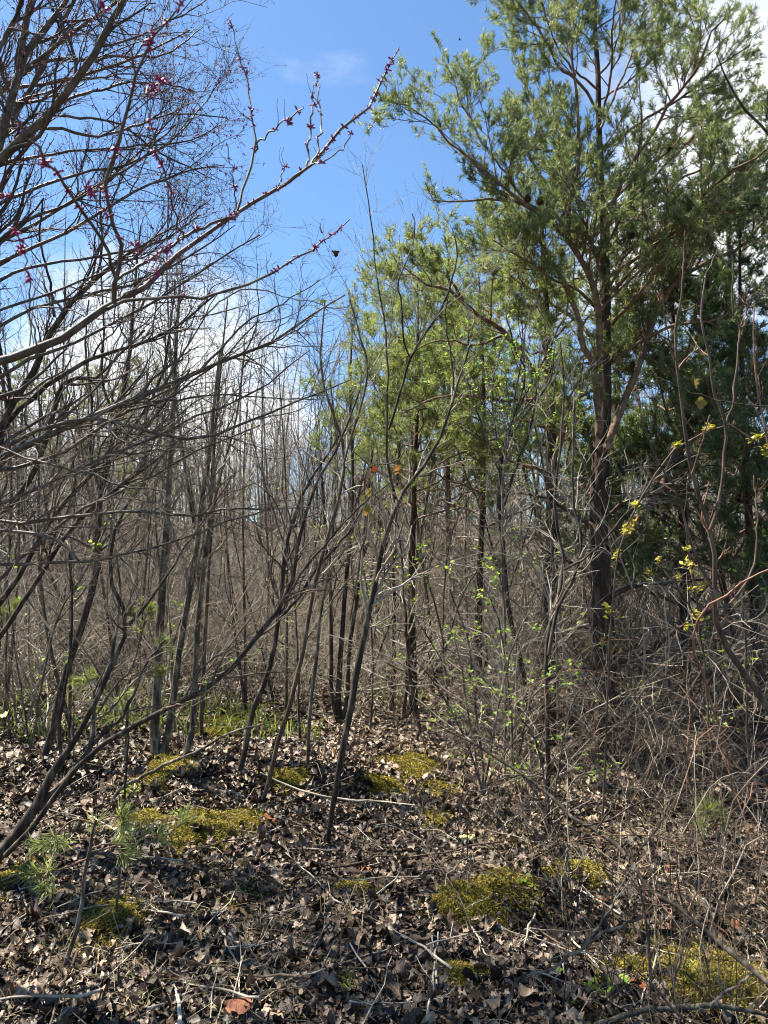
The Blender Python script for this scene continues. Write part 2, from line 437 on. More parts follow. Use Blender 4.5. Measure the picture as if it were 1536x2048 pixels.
def litter_mesh(n, y0, y1, pw, L, st, lift, curl, tilt):
    p = scatter(n, y0, y1, pw)
    for cx, cy, a, b in ELL:
        p = p[~((((p[:, 0] - cx) / a) ** 2 + ((p[:, 1] - cy) / b) ** 2 < .95) & (rng.uniform(0, 1, len(p)) < .75))]
    n = len(p); p[:, 2] += rng.uniform(.002, lift, n)
    mb.__init__()
    ln = rng.uniform(L[0], L[1], n)
    patch = .5 + .22 * np.sin(1.7 * p[:, 0] + .9 * p[:, 1]) + .15 * np.sin(4.1 * p[:, 0] - 2.3 * p[:, 1] + 1)
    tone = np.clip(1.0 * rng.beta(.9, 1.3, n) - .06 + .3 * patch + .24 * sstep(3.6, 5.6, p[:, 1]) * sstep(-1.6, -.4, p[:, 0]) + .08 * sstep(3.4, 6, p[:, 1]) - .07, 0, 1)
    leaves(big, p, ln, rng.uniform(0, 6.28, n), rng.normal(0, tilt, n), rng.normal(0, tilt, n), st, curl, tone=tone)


big = MB()
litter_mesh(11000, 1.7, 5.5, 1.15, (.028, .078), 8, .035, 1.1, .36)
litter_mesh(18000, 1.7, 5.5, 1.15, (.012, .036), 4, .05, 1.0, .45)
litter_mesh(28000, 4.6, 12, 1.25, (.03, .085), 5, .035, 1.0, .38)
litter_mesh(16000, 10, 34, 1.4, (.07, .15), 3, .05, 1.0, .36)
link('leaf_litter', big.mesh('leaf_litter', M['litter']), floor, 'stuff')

# the 300 leaves that show largest, one by one
LT = []
for q in range(20):
    mb = MB(); leaves(mb, np.zeros((1, 3)), [1.], np.zeros(1), np.zeros(1), np.zeros(1), 9, 1.15, np.random.default_rng(100 + q))
    mb2 = mb; vv = mb2.v[0]; vv[:, 2] += .0
    LT.append(mb.mesh('leaf', LEAFM[(0, 1, 0, 3, 1, 0, 2, 1, 3, 0, 1, 2, 0, 3, 1, 0, 4, 1, 0, 2)[q]]))
g = np.random.default_rng(5)
cnt = 0
while cnt < 290:
    y = 1.95 + 2.3 * g.uniform() ** 1.5; x = g.uniform(-1, 1) * y * .56
    if any(((x - cx) / a) ** 2 + ((y - cy) / b) ** 2 < 1 for cx, cy, a, b in ELL): continue
    o = inst('leaf', LT[g.integers(0, 20)], floor, (x, y, float(H(x, y)) + g.uniform(.02, .05)), 0, g.uniform(.055, .105))
    o.rotation_euler = (g.normal(0, .28), g.normal(0, .28), g.uniform(0, 6.28)); cnt += 1
for px, py, mi, s in ((650, 1995, 2, .11), (310, 1905, 6, .13), (1270, 1985, 16, .14), (1400, 1790, 2, .1), (475, 2035, 16, .1), (1340, 1870, 1, .17), (1210, 1985, 0, .13), (175, 1890, 11, .09), (540, 1650, 16, .1), (60, 2000, 6, .13)):
    p = gp(px, py); o = inst('leaf', LT[mi], floor, (p[0], p[1], p[2] + .045), g.uniform(0, 6), s); o.rotation_euler = (g.normal(-.5, .2), g.normal(0, .3), g.uniform(0, 6))

# dry straw and small green blades over the floor
mb = MB(); p = scatter(9000, 1.8, 9, 1.4)
k_ = (np.sin(2.3 * p[:, 0] + 1.1 * p[:, 1]) + np.sin(3.7 * p[:, 1] - 1.9 * p[:, 0] + 1) + .9 * sstep(0, 1.5, p[:, 0]) + rng.normal(0, .6, len(p))) > .25
p = p[k_]; n = len(p)
d = rng.normal(0, 1, (n, 3)); d[:, 2] = rng.uniform(.1, .9, n)
blades(mb, p + [0, 0, .02], d, rng.uniform(.06, .22, n), .0016, droop=.6)
link('dry_grass', mb.mesh('dry_grass', M['straw']), floor, 'stuff')
mb = MB(); p = scatter(16000, 1.7, 7, 1.2); d = rng.normal(0, 1, (len(p), 3)); d[:, 2] = rng.normal(.05, .12, len(p))
blades(mb, p + np.array([0, 0, 1]) * rng.uniform(.02, .055, (len(p), 1)), d, rng.uniform(.03, .10, len(p)), .0009, droop=.1)
link('fallen_needles', mb.mesh('fallen_needles', M['twig_brown']), floor, 'stuff')
mb = MB(); p = scatter(6500, 6.3, 15, 1.3); p = p[(p[:, 0] < .4) & (np.sin(1.2 * p[:, 0] + .7 * p[:, 1]) > -.6)]; n = len(p)
d = rng.normal(0, .5, (n, 3)); d[:, 2] = 1
blades(mb, p, d, rng.uniform(.12, .45, n), .005)
p2 = scatter(900, 2, 6, 1.2); p2 = p2[np.sin(2.1 * p2[:, 0] + 3 * p2[:, 1] + 1) > .45]; n = len(p2); d = rng.normal(0, .6, (n, 3)); d[:, 2] = 1
blades(mb, p2 + [0, 0, .01], d, rng.uniform(.04, .12, n), .0018)
link('green_grass', mb.mesh('green_grass', M['grass']), floor, 'stuff')

# ------------------------------------------------------------------ moss
for i, (px, py, w, h, lab, hh) in enumerate(MOSS):
    d = ground_d(px, py); c = gp(px, py); a = w / F * d * .52; b = min(h / F * d * d / 1.6 * .55, a * 1.6)
    g = np.random.default_rng(40 + i); mb = MB()
    nr, na = 12, 36; r = np.linspace(0, 1, nr)[:, None]; th = np.linspace(0, 2 * pi, na, endpoint=False)[None]
    edge = 1 + .22 * np.sin(3 * th + i) + .14 * np.sin(5 * th + 2 * i) + .08 * np.sin(9 * th + i)
    x = c[0] + a * r * edge * np.cos(th); y = c[1] + b * r * edge * np.sin(th)
    z = H(x, y) + .7 * hh * (1 - r ** 2) * (1 + .4 * np.sin(31 * x) * np.sin(27 * y)) + g.normal(0, .004, x.shape) - .03 * r ** 4 + .002
    q = np.arange(nr - 1)[:, None] * na + np.arange(na)[None]; q2 = np.arange(nr - 1)[:, None] * na + (np.arange(na)[None] + 1) % na
    mb.add(np.stack([x, y, z], -1), np.stack([q, q2, q2 + na, q + na], -1).reshape(-1, 4), g.uniform(.1, .5, nr * na))
    n = 7000 if w > 80 else 3000
    rr = np.sqrt(g.uniform(0, 1.0, n)) + np.abs(g.normal(0, .22, n)); t = g.uniform(0, 6.283, n); e = 1 + .22 * np.sin(3 * t + i) + .14 * np.sin(5 * t + 2 * i) + .08 * np.sin(9 * t + i)
    x = c[0] + a * rr * e * np.cos(t); y = c[1] + b * rr * e * np.sin(t)
    z = H(x, y) + .7 * hh * np.clip(1 - rr ** 2, 0, 1) * (1 + .4 * np.sin(31 * x) * np.sin(27 * y)) + .002
    dd = g.normal(0, .55, (n, 3)); dd[:, 2] = 1
    blades(mb, np.stack([x, y, z], 1), dd, g.uniform(.014, .036, n), .003 if d > 3.4 else .0022, g)
    o = link('moss_patch', mb.mesh('moss_patch', M['moss'], origin=c), loc=c)
    tag(o, lab, 'moss', 'moss patches on the forest floor')

mb = MB(); g = np.random.default_rng(66); p = scatter(60000, 1.9, 9, 1.3)
f = np.sin(2.7 * p[:, 0] + 1.9 * np.sin(1.3 * p[:, 1])) + np.sin(3.1 * p[:, 1] - 1.1 * p[:, 0] + 2) + .8 * np.sin(7.1 * p[:, 0] + 5.3 * p[:, 1]) + .25 * np.clip(p[:, 0], -2, 2)
p = p[f + g.normal(0, .3, len(p)) > 1.55]; n = len(p); dd = g.normal(0, .6, (n, 3)); dd[:, 2] = 1
blades(mb, p + [0, 0, .012], dd, g.uniform(.015, .04, n), .0024, g)
link('moss_carpet', mb.mesh('moss_carpet', M['moss']), floor, 'stuff')

# ------------------------------------------------------------------ the big pine
def crown(root, limbs, nm, seed, n1=9, l1=(.35, .85), n2=5, l2=(.15, .38), n3=3, l3=(.07, .16), per=26, L=(.04, .075), w=.0017, t0=.25, up=.1, barkm='pine_limb', lead=True):
    """side branches, twigs and needled shoots along limb lines"""
    g = np.random.default_rng(seed)
    P = ups([p for p, r in limbs], 14); R = np.stack([spline(np.column_stack([p, r]), 14)[:, 3] for p, r in limbs])
    ln = np.linalg.norm(np.diff(P, axis=1), axis=2).sum(1)
    c1 = np.maximum(3, (n1 * ln)).astype(int)
    A, AR = spawn(P, R, c1, t0, .9, (.5, 1.15), l1, 8, up * .5, .12, .5, .002, g, shrink=.68)
    B, BR = spawn(A, AR, n2, .15, 1, (.4, 1.0), l2, 6, up, .13, .6, .0014, g)
    D, DR = spawn(B, BR, n3, .2, 1, (.35, .9), l3, 4, up, .1, .7, .0011, g, tap=.6)
    D2, DR2 = spawn(A, AR, n3, .3, 1, (.35, .9), l3, 4, up, .1, .7, .0011, g, tap=.6)
    mb = MB(); tubes(mb, A, AR, 5); tubes(mb, B, BR, 4); tubes(mb, D, DR, 3); tubes(mb, D2, DR2, 3)
    link('branches', mb.mesh('branches', M[barkm]), root, 'stuff')
    mb = MB()
    needles(mb, D, per, L, w, g); needles(mb, D2, per, L, w, g); needles(mb, B, int(per * .9), L, w, g, .55)
    needles(mb, P, per, L, w, g, .93)
    if lead: needles(mb, A, int(per * 1.2), L, w, g, .8)
    link('needles', mb.mesh('needles', M[nm], smooth=False), root, 'stuff')
    return A, B


def rough_trunk(P, R, sides, g, amp=.10, k=None):
    """trunk with furrowed bark plates as real relief"""
    k = k or 160; o = spline(np.column_stack([P, R]), k); P = o[:, :3]; R = o[:, 3]
    th = np.arange(sides) * 2 * pi / sides
    s = np.concatenate([[0], np.cumsum(np.linalg.norm(np.diff(P, axis=0), axis=1))])
    n = np.zeros((k, sides))
    for q in range(7):
        f = g.integers(3, 11); n += np.sin(f * th[None] + g.uniform(0, 6) + 1.6 * np.sin(s[:, None] * g.uniform(2, 7) + g.uniform(0, 6))) / 3.5
    n += .55 * np.sin(s[:, None] * 46 + 3.0 * np.sin(4 * th[None] + s[:, None] * 9)) * .6 + g.normal(0, .25, n.shape)
    T = norm(np.gradient(P, axis=0)); ref = np.array([0, 1, 0.]); U = norm(np.cross(T, ref)); V = np.cross(T, U)
    rr = R[:, None] * (1 + amp * n)
    v = P[:, None] + rr[..., None] * (U[:, None] * np.cos(th)[None, :, None] + V[:, None] * np.sin(th)[None, :, None])
    i = np.arange(k - 1)[:, None] * sides; j = np.arange(sides); j2 = (j + 1) % sides
    mb = MB(); mb.add(v, np.stack([i + j, i + j2, i + sides + j2, i + sides + j], -1).reshape(-1, 4)); return mb


def limb_part(root, P, R, m, sides=7, k=None, name='limb', jit=.02):
    mb = MB(); tubes(mb, P, R, sides, jit); return link(name, mb.mesh(name, m), root)


def cones(root, spots, g):
    for px, py, d in spots:
        c = at(px, py, d); mb = MB()
        for q in range(7):
            t = q / 6; r = .019 * math.sin(.35 + 2.5 * t) + .002; n = 7
            a = np.arange(n) * 2 * pi / n + q * .45
            b = c + np.stack([np.cos(a) * r * .5, np.sin(a) * r * .5, np.full(n, .025 - .05 * t)], 1)
            dd = np.stack([np.cos(a), np.sin(a), np.full(n, -.4)], 1)
            sd = np.stack([-np.sin(a), np.cos(a), 0 * a], 1) * .007
            v = np.stack([b - sd, b + sd, b + dd * r * .8 + sd * .7, b + dd * r * .8 - sd * .7], 1)
            mb.add(v, np.arange(n)[:, None] * 4 + [0, 1, 2, 3])
        P = np.array([c + [0, 0, .03], c, c - [0, 0, .03]]); tubes(mb, P, np.array([.004, .014, .004]), 6)
        link('cone', mb.mesh('cone', M['cone'], smooth=False), root)


base = gp(1207, 1528); dp = base[1]
big_pine = thing('pine_tree', 'largest pine with thick dark furrowed trunk and wide green crown on the right', 'tree', base)
tP, tR = trace('1206,1545,50 1208,1500,45 1210,1400,42 1208,1250,40 1201,1150,38 1197,1050,35 1200,950,33 1206,850,30 1209,750,26 1210,650,22 1211,560,19 1208,450,16 1201,350,13 1198,250,11 1196,150,10 1190,60,9 1186,-40,7 1184,-140,4 1183,-220,2', dp, dp + .35, 40)
link('trunk', rough_trunk(tP, tR, 26, np.random.default_rng(3), .10, 260).mesh('trunk', M['pine_bark']), big_pine)
PL = [('1204,800,17 1199,715,14 1198,650,13 1183,560,12 1153,505,11 1108,450,9 1068,415,7 1053,405,6 968,400,5 868,400,3 850,365,2', dp, dp - .9),
      ('1200,860,15 1186,728,13 1165,694,12 1157,635,11 1136,585,10 1118,550,9 1093,515,8 1075,470,6 1040,430,4 1000,380,3', dp, dp - .5),
      ('1212,900,16 1250,800,14 1282,720,13 1295,670,13 1316,618,13 1338,576,12 1371,547,10 1430,518,9 1485,492,7 1540,425,5 1600,340,3', dp, dp + .5),
      ('1316,618,12 1338,585,11 1363,547,10 1390,480,9 1430,425,8 1451,400,7 1488,360,6 1536,295,4 1570,220,3', dp + .25, dp - .6),
      ('1212,1095,20 1254,1066,17 1291,1020,16 1321,982,14 1338,935,13 1354,902,12 1405,864,10 1426,818,9 1450,740,6 1480,640,4', dp, dp + .9),
      ('1150,503,9 1136,460,8 1138,415,8 1153,350,7 1158,270,7 1153,200,6 1146,125,5 1140,50,4 1135,-20,3', dp - .4, dp - .9),
      ('1209,470,10 1240,370,9 1268,320,8 1308,265,7 1333,215,7 1383,155,6 1413,95,5 1423,65,4 1468,15,3', dp + .1, dp - .8),
      ('1198,230,6 1170,180,6 1138,148,6 1113,130,5 1098,95,5 1068,45,4 1033,0,3 1010,-40,2', dp + .2, dp - .3),
      ('1108,450,7 1040,400,6 980,350,5 933,310,5 898,285,4 868,250,4 818,215,3 770,200,2', dp - .6, dp - .9),
      ('1053,405,5 1000,330,4 960,280,4 943,240,4 918,200,3 906,145,2', dp - .7, dp - .3),
      ('1205,600,9 1235,540,8 1260,470,7 1300,400,6 1360,360,5 1420,330,4', dp + .2, dp + 1.0),
      ('1206,700,10 1150,640,8 1090,600,6 1030,560,5 960,530,4', dp + .2, dp + 1.1),
      ('1200,330,7 1150,290,6 1100,240,5 1060,190,4 1035,140,3', dp + .2, dp + .7),
      ('1200,260,6 1230,190,5 1262,110,4 1285,30,3 1300,-40,2', dp + .2, dp + .6),
      ('1197,150,5 1220,120,4 1243,50,4 1256,0,3 1265,-50,2', dp + .3, dp + .1),
      ('1206,520,8 1170,470,7 1120,400,6 1075,340,5 1040,270,4 1010,210,3', dp + .2, dp + .1),
      ('1209,560,9 1270,520,8 1340,470,6 1400,440,5 1470,420,4', dp + .2, dp - .9),
      ('1209,660,10 1260,610,8 1300,560,7 1340,500,6 1370,430,4', dp + .2, dp - .7),
      ('1196,100,4 1160,60,4 1120,10,3 1100,-40,2', dp + .3, dp + .6),
      ('1205,430,7 1260,400,6 1330,330,5 1400,260,4 1460,190,3', dp + .2, dp + .6),
      ('1190,60,4 1240,20,3 1290,-60,2', dp + .3, dp),
      ('1205,380,7 1180,330,6 1150,300,5 1090,300,4 1010,290,3', dp + .2, dp - .4),
      ('1207,640,8 1170,590,6 1110,560,5 1050,520,4 985,480,3', dp + .2, dp - .8),
      ('1206,740,9 1270,690,7 1350,650,6 1430,640,5 1500,600,3', dp + .2, dp - .4),
      ('1199,200,4 1260,160,4 1330,90,3 1385,30,2', dp + .3, dp + .8),
      ('1207,500,6 1240,440,5 1270,360,4 1280,280,3', dp + .2, dp - 1.1),
          ('1190,30,5 1150,0,4 1100,-60,3', dp + .3, dp - .2), ('1205,300,7 1290,240,6 1370,190,5 1440,130,4 1500,90,3', dp + .2, dp - .2),
          ('1207,420,8 1300,330,6 1380,280,5 1450,240,4 1530,200,3', dp + .2, dp + .9), ('1383,155,5 1400,90,4 1400,20,3 1420,-40,2', dp - .5, dp - .4),
          ('1200,240,6 1220,160,5 1225,60,4 1235,-30,3', dp + .2, dp - .5), ('1209,600,8 1330,470,7 1430,370,6 1530,300,4', dp + .2, dp - 1.2),
          ('1198,180,5 1130,120,4 1090,30,3 1075,-40,2', dp + .2, dp - .6),
          ('1206,560,6 1180,480,5 1160,420,4 1120,350,3', dp + .2, dp - 1.2)]
limbs = []
for s, a_, b_ in PL:
    P, R = trace(s, a_, b_, 20, .004); limbs.append((P, R)); limb_part(big_pine, P, R, M['pine_limb'])
for s, a_, b_ in (('1212,1335,15 1250,1325,13 1290,1310,12 1340,1270,9 1400,1230,7 1450,1215,4', dp, dp - .4), ('1220,1195,10 1260,1175,9 1340,1165,7 1420,1160,4', dp, dp + .3),
                  ('1195,1168,9 1160,1135,7 1130,1118,6 1085,1100,3', dp, dp - .2), ('1195,1355,8 1150,1332,7 1115,1318,6 1060,1300,3', dp, dp + .3), ('1215,1442,7 1290,1420,6 1370,1410,4 1420,1412,2', dp, dp + .2),
                  ('1192,1060,9 1150,1030,7 1100,1000,6 1040,985,4', dp, dp + .4), ('1216,1030,8 1260,1000,7 1340,985,6 1420,975,4', dp, dp - .3), ('1212,960,7 1270,930,6 1350,935,5 1430,930,3', dp, dp + .5)):
    P, R = trace(s, a_, b_, 16, .006); limb_part(big_pine, P, R, M['pine_bark'], name='dead_limb')
    A, AR = spawn(P, R, 16, .15, 1, (.5, 1.2), (.2, .6), 6, 0, .15, .5, .0015); B, BR = spawn(A, AR, 5, .2, 1, (.4, 1.1), (.08, .3), 5, 0, .2, .6, .001)
    mb = MB(); tubes(mb, A, AR, 4); tubes(mb, B, BR, 3); link('dead_twigs', mb.mesh('dead_twigs', M['twig_grey']), big_pine, 'stuff')
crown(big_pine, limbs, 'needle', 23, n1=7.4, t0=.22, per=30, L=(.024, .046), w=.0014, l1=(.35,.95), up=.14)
cones(big_pine, ((1056, 397, dp - .85), (1080, 402, dp - .8), (1130, 1118, dp - .2), (1340, 300, dp - .3), (1010, 300, dp - .7), (1265, 470, dp - .2)), rng)


# ------------------------------------------------------------------ the other pines
def pine(label, base, top, nl, lmax, nm, seed, rad, z0=.3, per=20, n1=5, w=.002, L=(.035, .062), lean=(0, 0), twigs=True, extra=()):
    g = np.random.default_rng(seed); base = np.asarray(base, float)
    root = thing('pine_tree', label, 'tree', base, 'pines behind the large one')
    k = 16; t = np.linspace(0, 1, k)
    P = np.stack([base[0] + lean[0] * t + .04 * np.sin(5 * t + seed), base[1] + lean[1] * t + .04 * np.cos(4 * t), base[2] - .05 + top * t], 1)
    R = rad * (1 - .85 * t)
    link('trunk', rough_trunk(P, R, 14, g, .09, 90).mesh('trunk', M['pine_bark']), root)
    limbs = []
    for q in range(nl):
        f = z0 + (1 - z0) * (q + g.uniform(0, .8)) / nl; f = min(f, .98)
        b = np.array([np.interp(f, t, P[:, c]) for c in range(3)]); a = q * 2.4 + g.uniform(-.5, .5); L_ = lmax * (1.05 - f) ** .6 * g.uniform(.7, 1.1)
        s = np.linspace(0, 1, 10)[:, None]; dr = np.array([math.cos(a), math.sin(a), 0])
        p = b + dr * L_ * s + np.array([0, 0, 1]) * L_ * (.25 * s + .45 * s ** 2) + np.concatenate([np.zeros((1, 3)), g.normal(0, .02, (9, 3))])
        r = np.linspace(max(rad * .35 * (1.2 - f), .006), .003, 10); limbs.append((p, r)); limb_part(root, p, r, M['pine_limb'], 5)
    for s in extra:
        p, r = trace(s, base[1], base[1] - .5, 16, .004); limbs.append((p, r)); limb_part(root, p, r, M['pine_limb'])
    crown(root, limbs, nm, seed + 1, n1=n1, l1=(.3, .75), per=per, w=w, L=L)
    if twigs:
        P0 = P[1:int(16 * z0) + 2]; R0 = R[1:int(16 * z0) + 2]
        A, AR = spawn(P0, R0, 26, 0, 1, (1.1, 1.6), (.4, 1.3), 6, -.01, .08, .3, .003, g); B, BR = spawn(A, AR, 6, .2, 1, (.5, 1.2), (.1, .4), 5, 0, .15, .6, .0014, g)
        mb = MB(); tubes(mb, A, AR, 4); tubes(mb, B, BR, 3); link('dead_twigs', mb.mesh('dead_twigs', M['twig_grey']), root, 'stuff')
    return root


def gxy(px, d):
    x = (px - 768) / F * d; return np.array([x, d, float(H(x, d))])


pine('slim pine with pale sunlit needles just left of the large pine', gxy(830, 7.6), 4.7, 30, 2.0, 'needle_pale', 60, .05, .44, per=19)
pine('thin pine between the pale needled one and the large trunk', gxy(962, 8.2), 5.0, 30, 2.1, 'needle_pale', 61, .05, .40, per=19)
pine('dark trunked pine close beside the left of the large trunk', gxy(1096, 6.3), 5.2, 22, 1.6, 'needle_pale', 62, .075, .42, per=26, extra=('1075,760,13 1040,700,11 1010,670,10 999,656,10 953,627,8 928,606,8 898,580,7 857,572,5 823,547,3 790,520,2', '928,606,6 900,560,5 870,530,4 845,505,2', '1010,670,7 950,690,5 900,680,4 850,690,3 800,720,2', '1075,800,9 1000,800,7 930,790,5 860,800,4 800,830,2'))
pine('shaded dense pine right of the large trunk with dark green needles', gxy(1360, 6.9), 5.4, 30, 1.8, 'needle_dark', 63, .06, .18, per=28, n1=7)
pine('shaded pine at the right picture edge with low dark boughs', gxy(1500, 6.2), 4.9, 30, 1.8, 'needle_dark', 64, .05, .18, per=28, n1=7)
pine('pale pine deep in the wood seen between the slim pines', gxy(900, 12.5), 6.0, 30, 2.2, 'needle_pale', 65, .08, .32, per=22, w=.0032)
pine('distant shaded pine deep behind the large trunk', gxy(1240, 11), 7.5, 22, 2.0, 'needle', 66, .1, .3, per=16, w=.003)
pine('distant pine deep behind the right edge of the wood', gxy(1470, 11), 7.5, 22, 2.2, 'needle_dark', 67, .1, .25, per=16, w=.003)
pine('far small pine glimpsed through the bare branches on the left', gxy(190, 17), 5.2, 18, 1.8, 'needle_pale', 68, .09, .35, per=14, w=.0045)
pine('far small pine glimpsed through bare branches nearer the middle', gxy(290, 21), 6.2, 18, 2.0, 'needle_pale', 69, .09, .35, per=14, w=.005)
pine('far small pine glimpsed at the left picture edge', gxy(40, 19), 6.0, 18, 2.0, 'needle_pale', 70, .09, .35, per=14, w=.005)


# ------------------------------------------------------------------ bare trees traced from the photograph
def bare(name, label, stems, bark, tw, seed, lv=((10, (.3, .8)), (4, (.12, .35)), (3, (.05, .15))), cat='tree', up=.05, t0=.3, ang=(.4, .9), sides=8, group=None, base=None, partn='limb', bias=None, wander=.17, rr=.55, trunkn='trunk'):
    """stems: list of (trace string, d0, d1); the first is the trunk"""
    g = np.random.default_rng(seed); L = []
    for s, a_, b_ in stems:
        L.append(trace(s, a_, b_, 18, .003))
    b = L[0][0][0] if base is None else base
    root = thing(name, label, cat, b, group)
    for i, (P, R) in enumerate(L): limb_part(root, P, R, M[bark], sides if i == 0 else 6, name=trunkn if i == 0 else partn)
    P = np.stack([p for p, r in L]); R = np.stack([r for p, r in L]); tw_ = MB(); ends = []
    ln = np.linalg.norm(np.diff(P, axis=1), axis=2).sum(1)
    for i, (n, l) in enumerate(lv):
        cnt = np.maximum(2, (n * ln)).astype(int) if i == 0 else n
        P, R = spawn(P, R, cnt, t0 if i == 0 else .1, 1, ang, l, (9, 7, 5, 4)[i], up, wander, rr, .0009, g, bias=bias if i == 0 else None)
        tubes(tw_, P, R, (5, 4, 3, 3)[i]); ends.append((P, R))
    if lv: link('twigs', tw_.mesh('twigs', M[tw]), root, 'stuff')
    return root, L, ends


def budmesh(name, m, n, size, seed):
    g = np.random.default_rng(seed); mb = MB()
    for q in range(n):
        d = norm(g.normal(0, 1, 3) + np.array([0, 0, .2])); L = size * g.uniform(.7, 1.2)
        P = np.array([d * .12 * L, d * .4 * L, d * .75 * L, d * 1.0 * L]); tubes(mb, P, np.array([.06, .17, .15, .03]) * L, 5)
    return mb.mesh(name, m)


BUD = [budmesh('bud_cluster', M['bud'], n, .0105, 10 + n) for n in (4, 5, 6, 7)]


def bud_parts(root, L, n, seed, t0=.2, sc=(.8, 1.3)):
    g = np.random.default_rng(seed); wt = np.array([np.linalg.norm(np.diff(p, axis=0), axis=1).sum() for p, _ in L]); wt = wt / wt.sum()
    for q in range(n):
        P, R = L[g.choice(len(L), p=wt)]; i = int(g.uniform(t0, 1) * (len(P) - 1.01)); a = g.uniform()
        p = P[i] * (1 - a) + P[i + 1] * a; s = g.uniform(*sc)
        o = inst('bud_cluster', BUD[g.integers(0, 4)], root, Vector(p) - Vector(root.location), g.uniform(0, 6), s)
        o.rotation_euler = (g.uniform(0, 6), g.uniform(0, 6), 0)


def bud_mass(root, ends, m, n, seed, size, name='buds'):
    """the many tiny buds along twigs, one part"""
    g = np.random.default_rng(seed); P = ends[0]; idx = g.integers(0, len(P), n); k = P.shape[1]; i = g.integers(1, k, n)
    c = P[idx, i] + g.normal(0, .003, (n, 3)); mb = MB()
    for q in range(3):
        d = norm(g.normal(0, 1, (n, 3))); l = g.uniform(.7, 1.3, n)[:, None] * size
        Pq = np.stack([c, c + d * l * .5, c + d * l], 1); tubes(mb, Pq, np.tile([size * .12, size * .22, size * .05], (n, 1)), 4)
    link(name, mb.mesh(name, m), root, 'stuff')


# near budding limb, its trunk just outside the picture on the left
ra, La, Ea = bare('budding_tree', 'nearest budding tree whose long magenta budded bough crosses the blue sky', [
    ('-760,2500,60 -700,1700,52 -640,1100,46 -520,500,38 -440,0,30 -400,-500,20', 1.25, 1.3),
    ('-610,950,34 -300,815,28 -120,755,23 0,722,20 90,690,19 160,650,17 230,607,15 280,580,13 330,530,12 400,485,10 440,455,9 480,425,9 540,385,8 585,360,8 620,330,7 690,255,6 740,210,5 762,165,4 798,95,2', 1.28, 1.9),
    ('215,618,9 260,604,8 290,598,7 400,590,6 480,575,6 550,540,5 625,500,4 655,475,3 700,438,2', 1.45, 1.9),
    ('228,606,11 232,560,10 240,500,9 222,430,8 208,370,8 215,320,7 245,260,7 265,190,7 272,145,6 310,75,5 345,25,4 385,-5,3 430,-40,2', 1.42, .95),
    ('231,556,7 205,480,7 165,420,7 120,360,6 100,330,6 50,265,5 10,190,5 -30,110,3', 1.41, .85),
    ('234,560,7 280,528,7 320,505,7 360,482,7 400,460,7 450,440,6 478,426,5', 1.44, 1.62),
    ('272,148,5 255,90,4 230,40,4 205,5,3 180,-30,2', 1.05, .9), ('262,200,4 300,180,3 345,157,2', 1.1, 1.2),
    ('366,480,5 355,440,4 330,350,4 315,290,3 303,240,3 298,185,2', 1.55, 1.15),
    ('472,428,6 490,375,5 510,305,5 505,245,4 495,170,4 480,110,3 460,43,2', 1.62, 1.75), ('510,303,4 525,280,4 560,250,3 580,238,3 608,213,2', 1.67, 1.6),
    ('613,335,5 618,290,4 624,230,4 627,170,2', 1.72, 1.75), ('622,330,4 638,290,4 638,200,3 632,143,2', 1.73, 1.85), ('560,375,4 595,350,4 630,328,4 655,325,3 680,300,3 703,263,2', 1.68, 1.6),
    ('556,378,3 563,350,2 572,330,2', 1.68, 1.7), ('470,430,3 468,380,3 462,330,2 452,285,2', 1.62, 1.5), ('240,600,4 300,555,3 330,520,3 250,480,2 150,330,2', 1.42, 1.2),
    ('75,695,4 60,600,3 58,540,3 20,420,2 0,380,2', 1.35, 1.1)],
    'bark_smooth', 'bark_smooth', 1, lv=((1.2, (.04, .14)),), up=.1, t0=.25)
bud_parts(ra, La[1:], 150, 3, .25); bud_parts(ra, La[1:2], 22, 33, .55)

